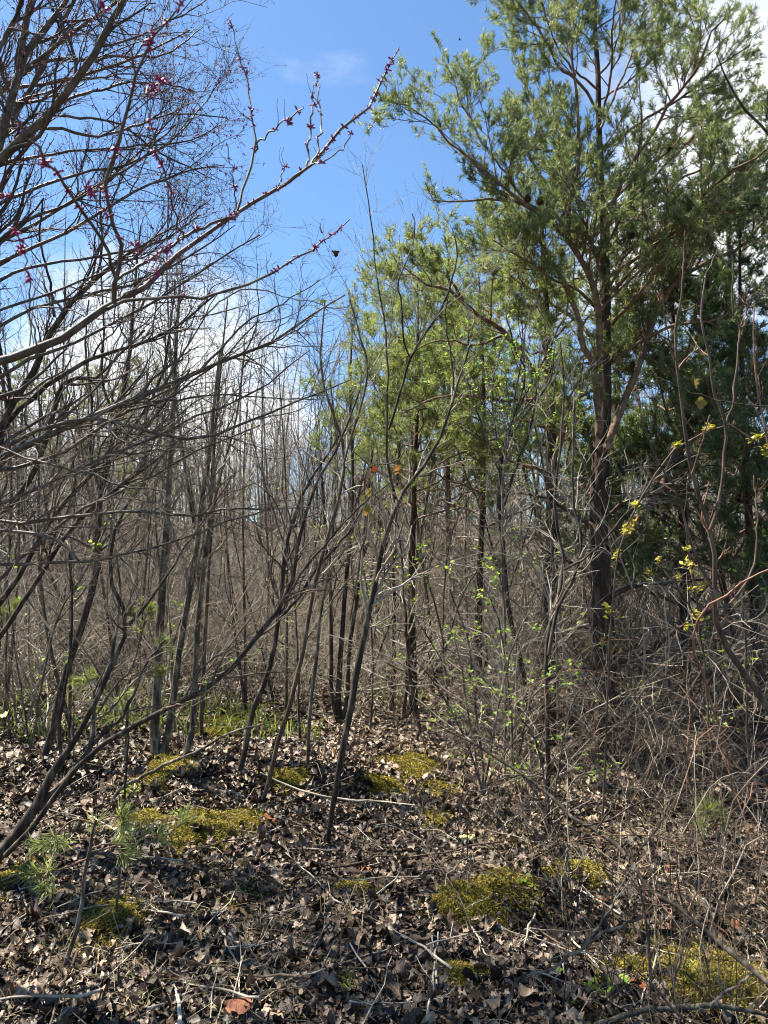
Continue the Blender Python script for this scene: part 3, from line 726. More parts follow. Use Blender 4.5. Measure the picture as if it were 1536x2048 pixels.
rb, Lb, Eb = bare('budding_tree', 'tall budding tree at the upper left with thick forked grey limbs', [
    ('-150,1960,46 -130,1500,38 -90,900,32 -40,450,24 -10,310,18 20,210,18 33,150,17 45,112,15 85,70,12 112,32,11 138,-5,10 180,-80,8 230,-200,4', 3.0, 3.1),
    ('-100,1000,22 -80,640,22 -45,390,20 0,320,19 60,262,18 105,220,17 125,193,16 157,155,16 195,100,15 216,57,14 250,5,13 280,-60,10 320,-180,5', 3.0, 2.7),
    ('45,112,10 52,60,10 65,0,9 80,-80,6', 3.05, 3.2), ('-40,200,14 -5,105,12 10,75,12 34,30,11 50,-20,10', 2.6, 2.6), ('35,160,10 48,60,8 62,-5,7', 3.1, 2.9),
    ('55,137,7 104,120,6 125,119,6 182,121,6 229,114,5 286,112,5 323,114,4 365,88,3 405,55,2', 3.05, 3.3), ('128,203,6 160,190,6 200,180,5 247,167,5 300,166,4 350,172,3 392,184,2', 2.9, 3.2),
    ('70,258,6 117,258,6 167,271,6 195,273,5 234,263,5 300,242,4 350,227,3 400,230,3 455,236,2', 2.9, 3.3), ('205,92,5 247,83,5 305,60,4 336,43,4 385,21,3 420,-5,2', 2.8, 3.2),
    ('95,230,5 170,235,5 240,250,4 310,300,4 370,330,3 430,360,2', 2.9, 3.5), ('0,330,7 80,310,6 190,300,5 290,290,4 380,280,3 440,250,2', 3.0, 3.4),
    ('20,210,5 70,190,5 150,165,4 230,150,3 330,150,2', 3.1, 3.6), ('-20,420,8 60,380,7 150,350,6 250,330,5 330,290,4 400,220,3 440,160,2', 3.0, 3.6),
    ('-40,520,8 60,440,7 150,400,6 230,350,5 290,310,4 350,250,3', 3.0, 3.2), ('-60,560,9 50,500,8 140,460,7 220,410,6 300,370,5 380,340,4 450,330,2', 3.0, 3.4), ('-60,600,8 40,540,7 150,520,6 260,500,5 350,450,4 420,400,2', 3.0, 3.5),
    ('-60,640,7 60,600,6 170,560,5 260,520,4 330,450,3 360,380,2', 3.0, 3.3)],
    'bark_smooth', 'twig_dark', 2, lv=((9, (.25, .8)), (7, (.1, .35)), (2, (.04, .14))), up=.06, t0=.28)
bud_mass(rb, Eb[1], M['bud'], 1200, 4, .010); bud_mass(rb, Eb[2], M['pinkbud'], 900, 5, .009, 'pink_buds'); bud_parts(rb, Lb[5:], 70, 6, .2, (.9, 1.4))

rx, Lx, Ex = bare('budding_tree', 'farther bare tree filling the top left corner with fine budded twigs', [
    ('-300,1640,40 -280,1200,34 -250,700,28 -230,200,22 -200,-300,14 -180,-700,6', 4.3, 4.2), ('-260,800,18 -120,480,14 20,250,11 120,60,9 200,-120,6 240,-260,3', 4.3, 4.2), ('-240,500,14 -60,250,11 100,100,8 240,0,6 330,-90,3', 4.3, 3.9),
    ('-230,200,14 -60,-40,10 120,-160,8 320,-260,5 420,-340,3', 4.3, 3.8), ('-215,0,12 -100,-250,9 60,-420,7 220,-560,4', 4.3, 3.8), ('-240,350,12 -40,200,9 130,160,7 260,120,5 380,60,3', 4.3, 4.6), ('-225,150,10 -300,-100,8 -320,-350,5', 4.3, 4.0),
    ('-250,640,12 -60,520,9 100,430,7 250,330,5 360,220,3', 4.3, 4.8), ('-205,-200,10 -40,-380,8 60,-560,5', 4.3, 3.4), ('-205,-150,9 0,-300,7 250,-420,4', 4.3, 4.6)],
    'bark_smooth', 'twig_dark', 44, lv=((8, (.3, 1.0)), (6, (.12, .45)), (3, (.05, .18))), up=.06, t0=.25)
bud_mass(rx, Ex[2], M['pinkbud'], 1400, 45, .010, 'pink_buds')

rc, Lc, Ec = bare('arching_tree', 'grey barked tree sending long arching boughs across the left middle', [
    ('-330,1900,44 -300,1500,40 -260,1150,34 -230,800,28 -200,400,18 -190,100,8', 2.7, 2.8),
    ('-265,1150,18 -100,970,15 0,916,13 91,872,13 167,841,12 208,822,11 260,802,10 325,778,10 365,757,9 400,741,8 470,712,7 540,688,6 600,645,5 690,590,3', 2.75, 3.1),
    ('-260,1050,12 -100,940,10 0,903,9 52,869,8 117,846,8 169,837,8 221,842,7 286,861,7 351,876,7 400,873,6 450,862,6 520,830,5 600,800,4 700,760,2', 2.7, 2.9),
    ('-270,1150,10 -120,1055,8 -20,1042,7 65,1046,7 130,1038,7 208,1028,6 273,1024,6 338,1029,6 400,1027,5 470,1017,5 540,1020,4', 2.7, 2.6),
    ('-270,1180,9 -100,1070,8 -10,1060,7 65,1067,7 125,1083,7 142,1103,6 158,1122,5', 2.7, 2.4),
    ('-250,900,8 -100,860,6 -10,888,5 52,916,5 130,937,5 182,950,5 260,973,4 333,984,3', 2.7, 2.5),
    ('-280,1260,9 -150,1150,8 0,1128,7 100,1125,6 180,1120,6 230,1112,5 330,1090,4 440,1050,4 560,1010,2', 2.7, 2.5),
    ('-230,900,10 -60,790,9 60,720,8 140,690,7 240,640,6 330,590,5 420,530,4 520,470,3', 2.75, 3.2),
    ('-250,1050,10 -100,960,9 60,930,8 150,890,7 240,830,6 330,800,5 430,730,4 520,640,3', 2.75, 3.3),
    ('-260,1120,8 0,1010,7 110,960,6 200,920,6 300,880,5 400,830,4 500,790,4 620,700,2', 2.75, 3.0),
    ('-280,1280,9 -60,1200,8 60,1100,7 180,1010,6 290,960,5 400,900,4 520,850,3', 2.7, 3.2),
    ('400,741,6 450,690,5 500,640,4 560,610,3 640,560,2', 3.0, 3.2), ('260,802,5 340,800,5 430,790,4 520,795,3 640,800,2', 2.95, 3.2),
    ('-250,800,9 -60,690,8 60,620,7 170,590,6 290,560,5 400,500,4 470,450,2', 2.75, 3.3)],
    'bark_smooth', 'twig_brown', 3, lv=((8, (.2, .8)), (5, (.1, .4)), (3, (.04, .16))), up=.02, t0=.3, ang=(.3, 1.0))

rd, Ld, Ed = bare('leaning_tree', 'dark tree leaning right at the left edge with crooked black limbs', [
    ('-120,1640,26 -60,1100,20 -5,862,14 45,783,13 78,718,13 99,668,12 109,634,12 143,603,11 169,582,11 193,558,10 213,527,8 247,511,7 330,480,5 400,430,3', 4.4, 4.4),
    ('-20,900,11 16,846,11 78,783,11 130,749,10 167,726,9 221,705,8 300,680,7 370,640,6 430,590,4', 4.4, 4.7), ('-60,1100,12 60,960,12 99,856,11 112,809,11 125,765,11 145,754,10 190,757,7 230,720,5 290,660,4', 4.4, 4.5),
    ('-60,1060,10 0,900,9 20,780,8 5,720,7 -10,650,6', 4.4, 4.4), ('109,634,6 100,560,5 80,480,4 85,400,3', 4.4, 4.2), ('193,558,6 205,480,5 200,400,4 210,340,3', 4.4, 4.6), ('-80,1300,14 20,1180,12 90,1060,10 170,960,9 250,900,8 320,820,6 380,740,4', 4.4, 4.8),
    ('-100,1400,12 30,1230,10 140,1060,9 230,980,8 300,930,6 380,860,4', 4.4, 4.9)],
    'bark_dark', 'twig_dark', 4, lv=((7, (.3, 1.0)), (5, (.12, .45)), (3, (.05, .18))), up=.06, t0=.35)

bare('leaning_tree', 'black trunked sapling leaning right behind the twin grey trunks at left', [
    ('86,1520,16 92,1500,14 110,1440,14 122,1380,14 141,1314,14 161,1257,14 180,1195,14 193,1140,14 198,1106,13 195,1050,12 201,990,12 212,930,11 230,860,9 250,770,8 260,700,7 272,560,5 282,450,3', None, None),
    ('201,990,7 180,900,6 185,800,5 170,700,4 178,600,3', 5.4, 5.7), ('212,930,7 270,850,6 320,760,5 340,660,4 350,560,3', 5.4, 5.2), ('235,860,6 205,760,5 208,650,4 200,520,3', 5.4, 5.2)],
    'bark_dark', 'twig_dark', 5, lv=((6, (.3, 1.0)), (5, (.12, .4)), (3, (.05, .18))), t0=.35, up=.08)

re_, Le, Ee = bare('leaning_tree', 'many stemmed tree leaning right from the lower left corner with a pale smooth limb', [
    ('-60,1775,30 -15,1725,26 34,1671,23 78,1601,20 104,1549,17 125,1520,15 146,1484,13 167,1450,11 190,1410,10 215,1350,9 240,1290,8 258,1250,8 240,1205,8 224,1174,8 221,1119,7 235,1050,6 260,1000,5 300,950,4 350,880,3', 3.75, 4.2),
    ('10,1712,11 34,1690,11 73,1645,11 104,1601,10 130,1562,10 156,1533,10 180,1512,10 198,1494,10 227,1478,10 273,1450,10 300,1436,10 350,1412,10 385,1395,10 443,1352,9 477,1323,9 502,1285,9 548,1231,9 573,1197,8 586,1155,8 590,1113,8 607,1050,7 625,980,6 655,930,5 690,860,4 720,780,3', 3.75, 3.9),
    ('78,1615,14 110,1580,13 146,1546,13 167,1515,12 182,1494,11 186,1450,9 190,1400,8 215,1340,7 225,1300,6 240,1200,5 232,1100,4', 3.85, 4.3),
    ('185,1490,8 210,1460,8 240,1440,7 270,1380,6 290,1330,5 330,1280,4', 3.9, 4.3), ('125,1520,8 121,1490,8 120,1450,7 130,1380,6 145,1250,5 140,1100,4', 4.0, 4.0),
    ('573,1197,5 600,1150,5 650,1090,4 720,1010,3 790,960,2', 3.85, 3.6), ('258,1250,5 300,1200,5 340,1140,5 400,1050,4 460,960,3', 4.1, 4.5)],
    'bark_grey', 'twig_brown', 6, lv=((6, (.2, .8)), (4, (.1, .4)), (2, (.05, .15))), t0=.3, up=.03)

for q, ch in enumerate([c for c in re_.children if c.name.split('.')[0] in ('trunk', 'limb')]):
    if q != 1: ch.data.materials[0] = M['bark_dark']

bare('fallen_pole', 'thin bare pole propped slanting over the leaves at lower left', [('214,1608,7 245,1575,7 286,1554,7 338,1525,7 400,1500,6 450,1470,5 520,1450,4', None, 4.6)], 'bark_grey', 'twig_grey', 7, lv=((2, (.05, .2)),), cat='branch')

# twin grey trunks and other traced stems of the middle distance
TR = [('twin_trunk_tree', 'pair of joined grey trunks above the olive moss hump on the left', [('312,1510,22 308,1470,20 312,1400,18 318,1300,17 325,1150,16 335,1000,13 345,850,11 352,700,8 360,560,5', None, None), ('325,1510,18 335,1470,15 345,1400,14 360,1290,13 385,1150,12 405,1000,10 425,850,8 440,700,5', None, None)], 'bark_grey', 'twig_grey'),
      ('sapling', 'grey sapling with curved foot just right of the twin grey trunks', [('372,1510,13 382,1475,12 388,1420,11 390,1330,11 400,1200,10 418,1050,9 428,900,7 440,750,5 455,600,3', None, None)], 'bark_grey', 'twig_grey'),
      ('sapling', 'thin dark sapling right of the curved grey one', [('403,1480,9 403,1420,9 408,1300,8 415,1180,7 430,1000,6 470,850,4 490,700,3', None, None)], 'bark_brown', 'twig_dark'),
      ('sapling', 'crooked dark sapling in front of the mossy leaf ledge', [('476,1552,11 489,1508,11 499,1446,11 515,1399,11 535,1352,10 548,1300,10 558,1230,9 566,1150,9 575,1080,8 600,1000,6 640,930,5 690,850,3', None, None), ('556,1240,7 600,1190,7 640,1130,6 700,1060,5 740,990,3', None, None)], 'bark_dark', 'twig_dark'),
      ('sapling', 'pale brown sapling with curved stem rising from the mossy leaf ledge', [('523,1612,8 541,1547,9 554,1487,9 569,1446,9 582,1399,9 595,1347,9 608,1300,8 622,1200,8 640,1130,8 660,1060,7 678,1000,7 688,940,6 684,880,6 668,830,5 650,780,5 640,700,4 650,600,3', None, None), ('686,930,5 700,880,5 720,820,5 735,740,5 722,680,4 700,600,3', None, None)], 'bark_brown', 'twig_grey'),
      ('sapling', 'slender pale sapling standing alone in the leaf clearing', [('615,1532,7 617,1480,7 622,1400,7 632,1330,7 640,1240,6 655,1150,6 668,1050,5 672,900,4 660,760,3', None, None)], 'bark_grey', 'twig_grey'),
      ('clumped_tree', 'clump of dark stems joined at the foot at the back of the clearing', [('680,1450,13 676,1400,11 680,1320,10 688,1200,9 700,1080,8 706,950,6 700,800,5 706,650,3', None, None), ('676,1446,9 664,1390,8 662,1300,8 660,1180,7 650,1050,6 640,900,4', None, None), ('684,1446,9 695,1390,8 698,1300,8 716,1180,7 730,1050,5 745,900,4', None, None)], 'bark_dark', 'twig_dark'),
      ('sapling', 'tall dark sapling forking high up in the centre foreground', [('654,1692,9 664,1630,10 676,1550,12 690,1470,13 704,1395,13 718,1325,13 737,1231,12 752,1150,11 760,1104,10 785,1032,9 791,998,8 800,990,7 823,960,7 857,918,7 882,872,6 903,809,6 907,780,5 925,745,4 936,700,4 938,645,2', None, None), ('791,998,7 781,960,6 773,918,6 775,822,5 774,740,5 770,650,4 752,540,3 740,430,3 725,330,2', 4.05, 4.3), ('777,860,5 800,790,5 821,717,5 850,670,5 886,610,5 905,560,4 914,510,3 907,463,2', 4.1, 4.0), ('821,717,4 806,673,4 802,602,4 796,568,3 815,518,3 830,465,3 824,427,2', 4.05, 4.1), ('907,780,4 905,720,3 892,650,3 896,590,2', 4.05, 3.9)], 'bark_dark', 'twig_grey'),
      ('sapling', 'straight black sapling at the back right of the clearing', [('783,1424,10 787,1340,9 788,1230,8 786,1160,8 792,1000,6 800,850,5 790,700,3', None, None)], 'bark_dark', 'twig_dark'),
      ('sapling', 'straight dark sapling second to the right of the clearing', [('806,1436,8 812,1380,8 815,1300,7 822,1200,7 845,1050,5 870,900,3', None, None)], 'bark_brown', 'twig_grey'),
      ('sapling', 'sapling with hooked foot leaning over the clearing from its right', [('828,1490,7 840,1462,8 830,1420,8 820,1350,7 815,1290,6 810,1200,5 800,1080,4 780,950,3', None, None)], 'bark_dark', 'twig_grey'),
      ('sapling', 'black sapling with forked top left of the large pine trunk', [('1088,1535,9 1075,1490,9 1054,1412,10 1046,1349,10 1033,1286,9 1016,1215,9 1008,1120,9 1002,1049,9 997,1011,8 1002,919,7 1020,856,6 1054,780,5 1083,732,4 1121,648,4 1148,615,2', None, None), ('1020,856,5 1050,753,4 1029,694,4 1012,627,2', 5.4, 5.3), ('1002,1030,6 1030,940,5 1060,860,4 1075,770,3 1080,690,2', 5.4, 5.2)], 'bark_dark', 'twig_grey'),
      ('sapling', 'V forked sapling close in front of the large pine trunk', [('1096,1660,10 1096,1500,9 1093,1320,9 1100,1250,9 1128,1140,8 1118,1080,7 1108,1010,6 1120,900,5 1128,800,4 1120,680,2', None, None), ('1097,1310,8 1115,1220,7 1150,1150,6 1165,1080,5 1150,1020,5 1145,930,4 1150,800,3', 4.3, 4.4), ('1128,1140,5 1190,1100,4 1250,1030,4 1320,960,2', 4.3, 4.0)], 'bark_dark', 'twig_grey'),
      ('shoot', 'leaning grey stem with tall brown shoots at the right edge', [('1600,1520,15 1535,1415,13 1506,1370,13 1472,1328,12 1447,1278,12 1428,1223,11 1430,1158,10 1425,1075,9 1405,1024,8 1384,948,8 1369,864,7 1360,780,6 1352,715,6 1352,652,5 1365,568,4 1370,460,2', 3.5, 3.3), ('1420,1060,7 1430,1032,7 1447,956,6 1449,906,6 1451,851,6 1438,805,5 1428,780,5 1413,686,4 1403,652,4 1405,602,4 1413,543,2', 3.35, 3.3), ('1451,853,5 1459,830,5 1470,785,5 1476,694,4 1482,656,4 1468,635,3 1466,602,3 1468,539,3 1464,509,2', 3.35, 3.4), ('1482,656,3 1493,640,3 1495,581,2', 3.38, 3.4), ('1352,720,3 1342,690,3 1332,640,2 1325,580,2', 3.3, 3.2), ('1384,948,5 1400,900,4 1420,830,3', 3.32, 3.2), ('1440,1230,6 1500,1150,5 1515,1060,4 1508,950,3', 3.4, 3.5), ('1425,1180,5 1380,1080,5 1360,1000,4 1320,930,4 1290,860,3 1275,780,2', 3.35, 3.2)], 'bark_brown', 'bark_red'),
      ('shoot', 'single brown shoot standing at the right picture edge', [('1610,1750,6 1570,1200,5 1545,950,5 1522,820,4 1510,740,4 1506,686,3 1509,600,2', 3.2, 3.2)], 'bark_red', 'bark_red')]
for i, (nm, lab, st, bk, tw) in enumerate(TR):
    st2 = []
    d = ground_d(*[float(q) for q in st[0][0].split()[0].split(',')[:2]]) if st[0][1] is None else None
    for s, a_, b_ in st: st2.append((s, d if a_ is None else a_, (d + .2 if d else None) if b_ is None else b_))
    few = nm == 'shoot'
    bare(nm, lab, st2, bk, tw, 100 + i, lv=((2, (.1, .4)), (2, (.06, .2))) if few else ((6, (.25, .9)), (4, (.12, .4)), (2, (.05, .16))), up=.09, t0=.35, ang=(.35, .8), cat='shoot' if few else 'tree')

# near twig at the upper right
bare('overhanging_twig', 'dark budded twig reaching in over the pine from the right edge', [('1900,600,14 1700,430,10 1600,340,8 1536,272,6 1480,200,5 1452,150,4 1432,105,2', 1.8, 1.6), ('1560,300,4 1534,230,3 1536,180,2', 1.7, 1.6)], 'bark_dark', 'bark_dark', 8, lv=(), cat='branch')

# ------------------------------------------------------------------ background saplings and brush
MARKS = [(60, 'pale limbed tree'), (190, 'black leaning sapling'), (318, 'twin grey trunks'), (400, 'curved grey sapling'), (500, 'crooked dark sapling'),
         (590, 'pale brown sapling'), (680, 'dark stem clump'), (785, 'straight black sapling'), (845, 'hooked foot sapling'), (965, 'thin pine'),
         (1050, 'black forked sapling'), (1207, 'large pine trunk'), (1365, 'dark shaded pine'), (1450, 'tall brown shoots')]
ORD = ('first', 'second', 'third', 'fourth', 'fifth', 'sixth', 'seventh', 'eighth', 'ninth', 'tenth', 'eleventh', 'twelfth', 'thirteenth', 'fourteenth')


def place_labels(items, marks, near, far):
    """items: (object, px, depth, opening words); a label from the nearest landmark, its side and how far back it stands"""
    by = {}
    for o, px, d, w in items:
        mx, mn = min(marks, key=lambda m: abs(m[0] - px)); s = 'left' if px < mx else 'right'
        by.setdefault('%s %s %s of the %s' % (w, near if d < far else 'deep', s, mn), []).append((px, o))
    for lab, l in by.items():
        l.sort(key=lambda q: q[0])
        for i, (px, o) in enumerate(l):
            o['label'] = lab if len(l) == 1 else lab + ', %s from left' % ORD[i]

def sap_proto(seed, hgt, rad, kinds):
    g = np.random.default_rng(seed); k = 12; t = np.linspace(0, 1, k)
    ben = g.normal(0, .08, 2) * hgt; w1 = g.normal(0, .028, 2) * hgt; ph = g.uniform(0, 6, 2)
    P = np.stack([ben[0] * t ** 1.5 + w1[0] * (np.sin(5 * t + ph[0]) - np.sin(ph[0])), ben[1] * t ** 1.5 + w1[1] * (np.sin(5 * t + ph[1]) - np.sin(ph[1])), hgt * t - .08], 1)
    R = rad * (1 - .88 * t) * (1 + .35 * np.exp(-t * 40))
    mb = MB(); tubes(mb, P, R, 7, .04, g); tr = mb.mesh('sapling_trunk', M[kinds[0]])
    A, AR = spawn(P, R, int(4 + 1.7 * hgt), .16, .98, (.45, 1.25), (.2 * hgt, .46 * hgt), 9, .05, .17, .5, .002, g, shrink=.75)
    B, BR = spawn(A, AR, 5, .15, 1, (.4, 1.2), (.25, .9), 6, .03, .2, .55, .0021, g)
    D, DR = spawn(B, BR, 2, .2, 1, (.4, 1.2), (.1, .4), 4, .02, .2, .6, .0016, g)
    mb = MB(); tubes(mb, A, AR, 4); tubes(mb, B, BR, 3); tubes(mb, D, DR, 3); return tr, mb.mesh('sapling_crown', M[kinds[1]])


KIND = [('bark_dark', 'twig_brown', 'dark'), ('bark_grey', 'twig_grey', 'grey'), ('bark_brown', 'twig_brown', 'brown')]
PRO = {kk: [sap_proto(200 + 10 * j + q, (5.2, 6.4, 7.4, 4.4, 3.4)[q], (.022, .027, .036, .017, .011)[q], KIND[kk]) for q in range(5)] for j, kk in enumerate(range(3))}
HG = (5.2, 6.4, 7.4, 4.4, 3.4)
g = np.random.default_rng(77); placed = []; its = []
tries = 0
while len(placed) < 298 and tries < 20000:
    tries += 1
    d = 5.6 + 15 * g.uniform() ** .85; px = g.uniform(-120, 1660); x = (px - 768) / F * d
    if placed and g.uniform() < .4: x, d = placed[-1]; x += g.normal(0, .3); d += g.normal(0, .3); px = 768 + x / d * F
    if d < 7.4 and 430 < px < 1130: continue
    if d < 6.4 and px > 430: continue
    if px > 1150 and g.uniform() < .45: continue
    if any((x - a) ** 2 + (d - b) ** 2 < .02 for a, b in placed): continue
    placed.append((x, d))
    kk = g.choice([0, 1, 2], p=[.34, .40, .26]); q = g.choice(5, p=[.17, .17, .10, .26, .30])
    tr, cr = PRO[kk][q]; side = 'in the thicket left of the clearing' if px < 520 else ('in the thicket behind the clearing' if px < 1000 else 'in the thicket around the pines on the right')
    lab = 'bare %s barked sapling standing %s' % (KIND[kk][2], side)
    r = thing('sapling', lab, 'tree', (x, d, float(H(x, d))), '%s saplings %s' % (KIND[kk][2], side))
    rz = g.uniform(0, 6.28); sc = g.uniform(.8, 1.12) if px < 900 else g.uniform(.6, .9)
    top = (1120 - (g.uniform(440, 760) if px > 430 else g.uniform(300, 640))) / F * d + 1.6 - float(H(x, d)); sc = min(sc, top / HG[q])
    r.rotation_euler = (g.normal(0, .09), g.normal(.05, .10), rz); r.scale = (sc,) * 3
    its.append((r, px, d, '%s %s sapling' % ('short' if HG[q] * sc < 3.4 else ('thick' if q == 2 else 'slender'), KIND[kk][2])))
    inst('trunk', tr, r, (0, 0, 0)); inst('crown', cr, r, (0, 0, 0), kind='stuff')

place_labels(its, MARKS, 'standing', 11)


def brush_proto(seed, m):
    g = np.random.default_rng(seed); n = 9
    P = np.zeros((n, 9, 3)); d = g.normal(0, .45, (n, 3)); d[:, 2] = 1; d = norm(d); P[:, 0, :2] = g.normal(0, .1, (n, 2)); P[:, 0, 2] = -.05
    L = g.uniform(1.0, 2.4, n)[:, None] / 8
    for q in range(1, 9): d = norm(d + g.normal(0, .1, (n, 3)) + d * [1, 1, 0] * .08); P[:, q] = P[:, q - 1] + d * L
    R = np.linspace(.008, .0025, 9)[None] * g.uniform(.6, 1.3, (n, 1))
    A, AR = spawn(P, R, 9, .15, 1, (.4, 1.1), (.25, .9), 6, .02, .18, .6, .0022, g); B, BR = spawn(A, AR, 3, .2, 1, (.4, 1.1), (.12, .45), 5, .0, .2, .6, .0017, g)
    s = MB(); tubes(s, P, R, 5); t = MB(); tubes(t, A, AR, 3); tubes(t, B, BR, 3)
    return s.mesh('shrub_stems', M[m]), t.mesh('shrub_twigs', M[m])


BR = [brush_proto(300 + q, ('twig_pale', 'twig_grey', 'twig_grey', 'twig_pale', 'twig_brown', 'twig_grey', 'twig_dark')[q]) for q in range(7)]
BL = ('pale', 'grey', 'grey', 'pale', 'brown', 'grey', 'dark')
pb = []; its = []
for q in range(230):
    for _ in range(50):
        d = 5.2 + 10 * g.uniform() ** .8; px = g.uniform(-100, 1640); x = (px - 768) / F * d
        if d < 7.6 and 330 < px < 1000: continue
        if d < 6.2 and px < 330: continue
        if all((x - a) ** 2 + (d - b) ** 2 > .12 for a, b in pb): break
    pb.append((x, d)); k_ = g.integers(0, 6) if px < 1120 else g.choice([1, 4, 4, 6, 6])  # darker twigs on the right: shade under the pines put into their colour
    side = 'left of the clearing' if px < 520 else ('behind the clearing' if px < 1000 else 'under the pines on the right')
    r = thing('leafless_shrub', 'leafless %s twiggy shrub in the undergrowth %s' % (BL[k_], side), 'shrub', (x, d, float(H(x, d))), '%s leafless shrubs %s' % (BL[k_], side))
    r.rotation_euler = (0, 0, g.uniform(0, 6.28)); r.scale = (g.uniform(.8, 1.25),) * 3
    its.append((r, px, d, '%s %s shrub' % (BL[k_], 'tall leafless' if r.scale[0] > 1.03 else 'low leafless')))
    inst('stems', BR[k_][0], r, (0, 0, 0)); inst('twigs', BR[k_][1], r, (0, 0, 0), kind='stuff')

place_labels(its, MARKS, 'spreading', 10)
# the far wood, one mass
mb = MB(); g = np.random.default_rng(88); n = 900
y = 17 + 38 * g.uniform(0, 1, n) ** .9; x = g.uniform(-1, 1, n) * (y * .62 + 3); hg = g.uniform(5.5, 9.5, n) * np.where(g.uniform(0, 1, n) < .5, .55, 1)
k = 7; t = np.linspace(0, 1, k)[None]
P = np.stack([x[:, None] + g.normal(0, .5, (n, 1)) * t ** 1.5 + .08 * np.sin(6 * t + g.uniform(0, 6, (n, 1))), y[:, None] + g.normal(0, .4, (n, 1)) * t, H(x, y)[:, None] - .1 + hg[:, None] * t], -1)
R = g.uniform(.02, .06, (n, 1)) * (1 - .85 * t)
A, AR = spawn(P, R, 9, .12, 1, (.45, 1.2), (1.0, 3.0), 5, .07, .2, .5, .008, g, shrink=.7); B, BR_ = spawn(A, AR, 3, .2, 1, (.4, 1.1), (.5, 1.5), 3, .04, .2, .6, .006, g)
tubes(mb, P, R, 4); tubes(mb, A, AR, 3); tubes(mb, B, BR_, 3)
n = 650; y = 11 + 22 * g.uniform(0, 1, n); x = g.uniform(-1, 1, n) * (y * .6 + 2); k = 5; t = np.linspace(0, 1, k)[None]; hg = g.uniform(.9, 2.6, n)
P = np.stack([x[:, None] + g.normal(0, .5, (n, 1)) * t ** 1.3, y[:, None] + g.normal(0, .4, (n, 1)) * t, H(x, y)[:, None] - .05 + hg[:, None] * t], -1); R = np.full((n, 1), .008) * (1 - .7 * t)
A, AR = spawn(P, R, 7, .05, 1, (.4, 1.2), (.5, 1.3), 4, .05, .25, .6, .005, g); B, BR_ = spawn(A, AR, 3, .2, 1, (.4, 1.2), (.2, .6), 3, .03, .25, .6, .004, g)
tubes(mb, P, R, 3); tubes(mb, A, AR, 3); tubes(mb, B, BR_, 3)
link('far_wood', mb.mesh('far_wood', M['twig_grey']), kind='stuff')

# ------------------------------------------------------------------ leafing shrubs
def leafy(name, label, stems, bark, lm, seed, n1=6, l1=(.2, .5), n2=3, l2=(.06, .2), lf=5, L=(.02, .04), cat='shrub', t0=.2, up=.05, clus=False, wid=.36):
    r, L0, E = bare(name, label, stems, bark, 'twig_grey', seed, lv=((n1, l1), (n2, l2)), cat=cat, t0=t0, up=up, ang=(.5, 1.2), partn='stem', trunkn='stem')
    g = np.random.default_rng(seed + 5); P = E[1][0] if not clus else np.concatenate([E[1][0][:, -1:], ], 0)
    n = len(P) * lf; idx = np.repeat(np.arange(len(P)), lf); i = g.integers(1, P.shape[1], n) if not clus else np.zeros(n, int)
    p = P[idx, i] + g.normal(0, .008, (n, 3)); mb = MB()
    leaves(mb, p, g.uniform(L[0], L[1], n), g.uniform(0, 6.28, n), g.normal(0, .5, n), g.normal(0, .5, n), 3, .4, g, wid)
    link('leaves', mb.mesh('leaves', M[lm]), r, 'stuff'); return r


leafy('wild_rose', 'wild rose bush sprouting small bright green leaves right of the clearing', [('968,1590,6 962,1500,5 950,1400,5 935,1280,4 900,1180,3', None, None), ('968,1590,5 985,1480,4 1005,1380,4 1030,1280,3 1070,1200,2', 4.7, 4.5), ('968,1590,5 930,1480,4 880,1380,3 830,1320,2', 4.7, 4.6), ('968,1590,5 1000,1520,4 1060,1450,3 1110,1400,2', 4.7, 4.4), ('965,1590,4 940,1450,4 925,1350,3 900,1250,2', 4.7, 4.9)], 'bark_grey', 'leaf_green', 400, n1=5, lf=3)
leafy('wild_rose', 'leafing rose shoots with bright leaves climbing in front of the pale pines', [('1010,1540,6 1010,1300,5 1005,1000,5 1020,850,4 1040,740,3 1050,660,2', 5.4, 5.3), ('1012,980,4 960,840,4 930,760,3 900,700,2', 5.4, 5.2), ('1015,860,4 1080,780,3 1120,720,2', 5.4, 5.2), ('1005,900,4 1050,830,3 1100,760,3 1110,680,2', 5.4, 5.0), ('1010,1000,4 985,800,3 1000,700,2', 5.4, 5.2)], 'bark_grey', 'leaf_green', 401, n1=7, lf=4, L=(.016, .032), t0=.35)
leafy('wild_rose', 'sparse low rose sprig with green leaves left of the large pine foot', [('1100,1660,5 1090,1560,4 1070,1480,4 1030,1420,2', None, None), ('1100,1660,4 1120,1520,4 1140,1420,3 1180,1340,2', 4.2, 4.1), ('1100,1660,4 1060,1560,3 1010,1530,2', 4.2, 4.0), ('1105,1640,3 1150,1560,3 1200,1540,2', 4.2, 4.0)], 'bark_grey', 'leaf_green', 402, n1=5, lf=3)
leafy('elder_shoot', 'shoot with yellow unfolding leaf tufts before the large pine on the right', [('1205,1640,5 1220,1250,4 1240,1090,4 1272,1020,4 1300,972,4 1350,895,4 1395,872,4 1440,850,4 1475,853,4 1520,890,4 1560,920,3', 3.6, 3.4)], 'bark_brown', 'leaf_yellow', 403, n1=5, l1=(.04, .1), n2=2, l2=(.02, .05), lf=7, L=(.02, .042), t0=.4, cat='shoot')
leafy('elder_shoot', 'second yellow leaved shoot right of the other near the brown shoots', [('1430,1560,5 1405,1300,4 1385,1150,4 1370,1060,3 1375,960,2', 3.6, 3.5), ('1400,1250,3 1345,1160,3 1310,1130,2', 3.55, 3.4)], 'bark_brown', 'leaf_yellow', 404, n1=7, l1=(.04, .12), n2=2, l2=(.02, .05), lf=6, L=(.016, .036), t0=.45, cat='shoot')
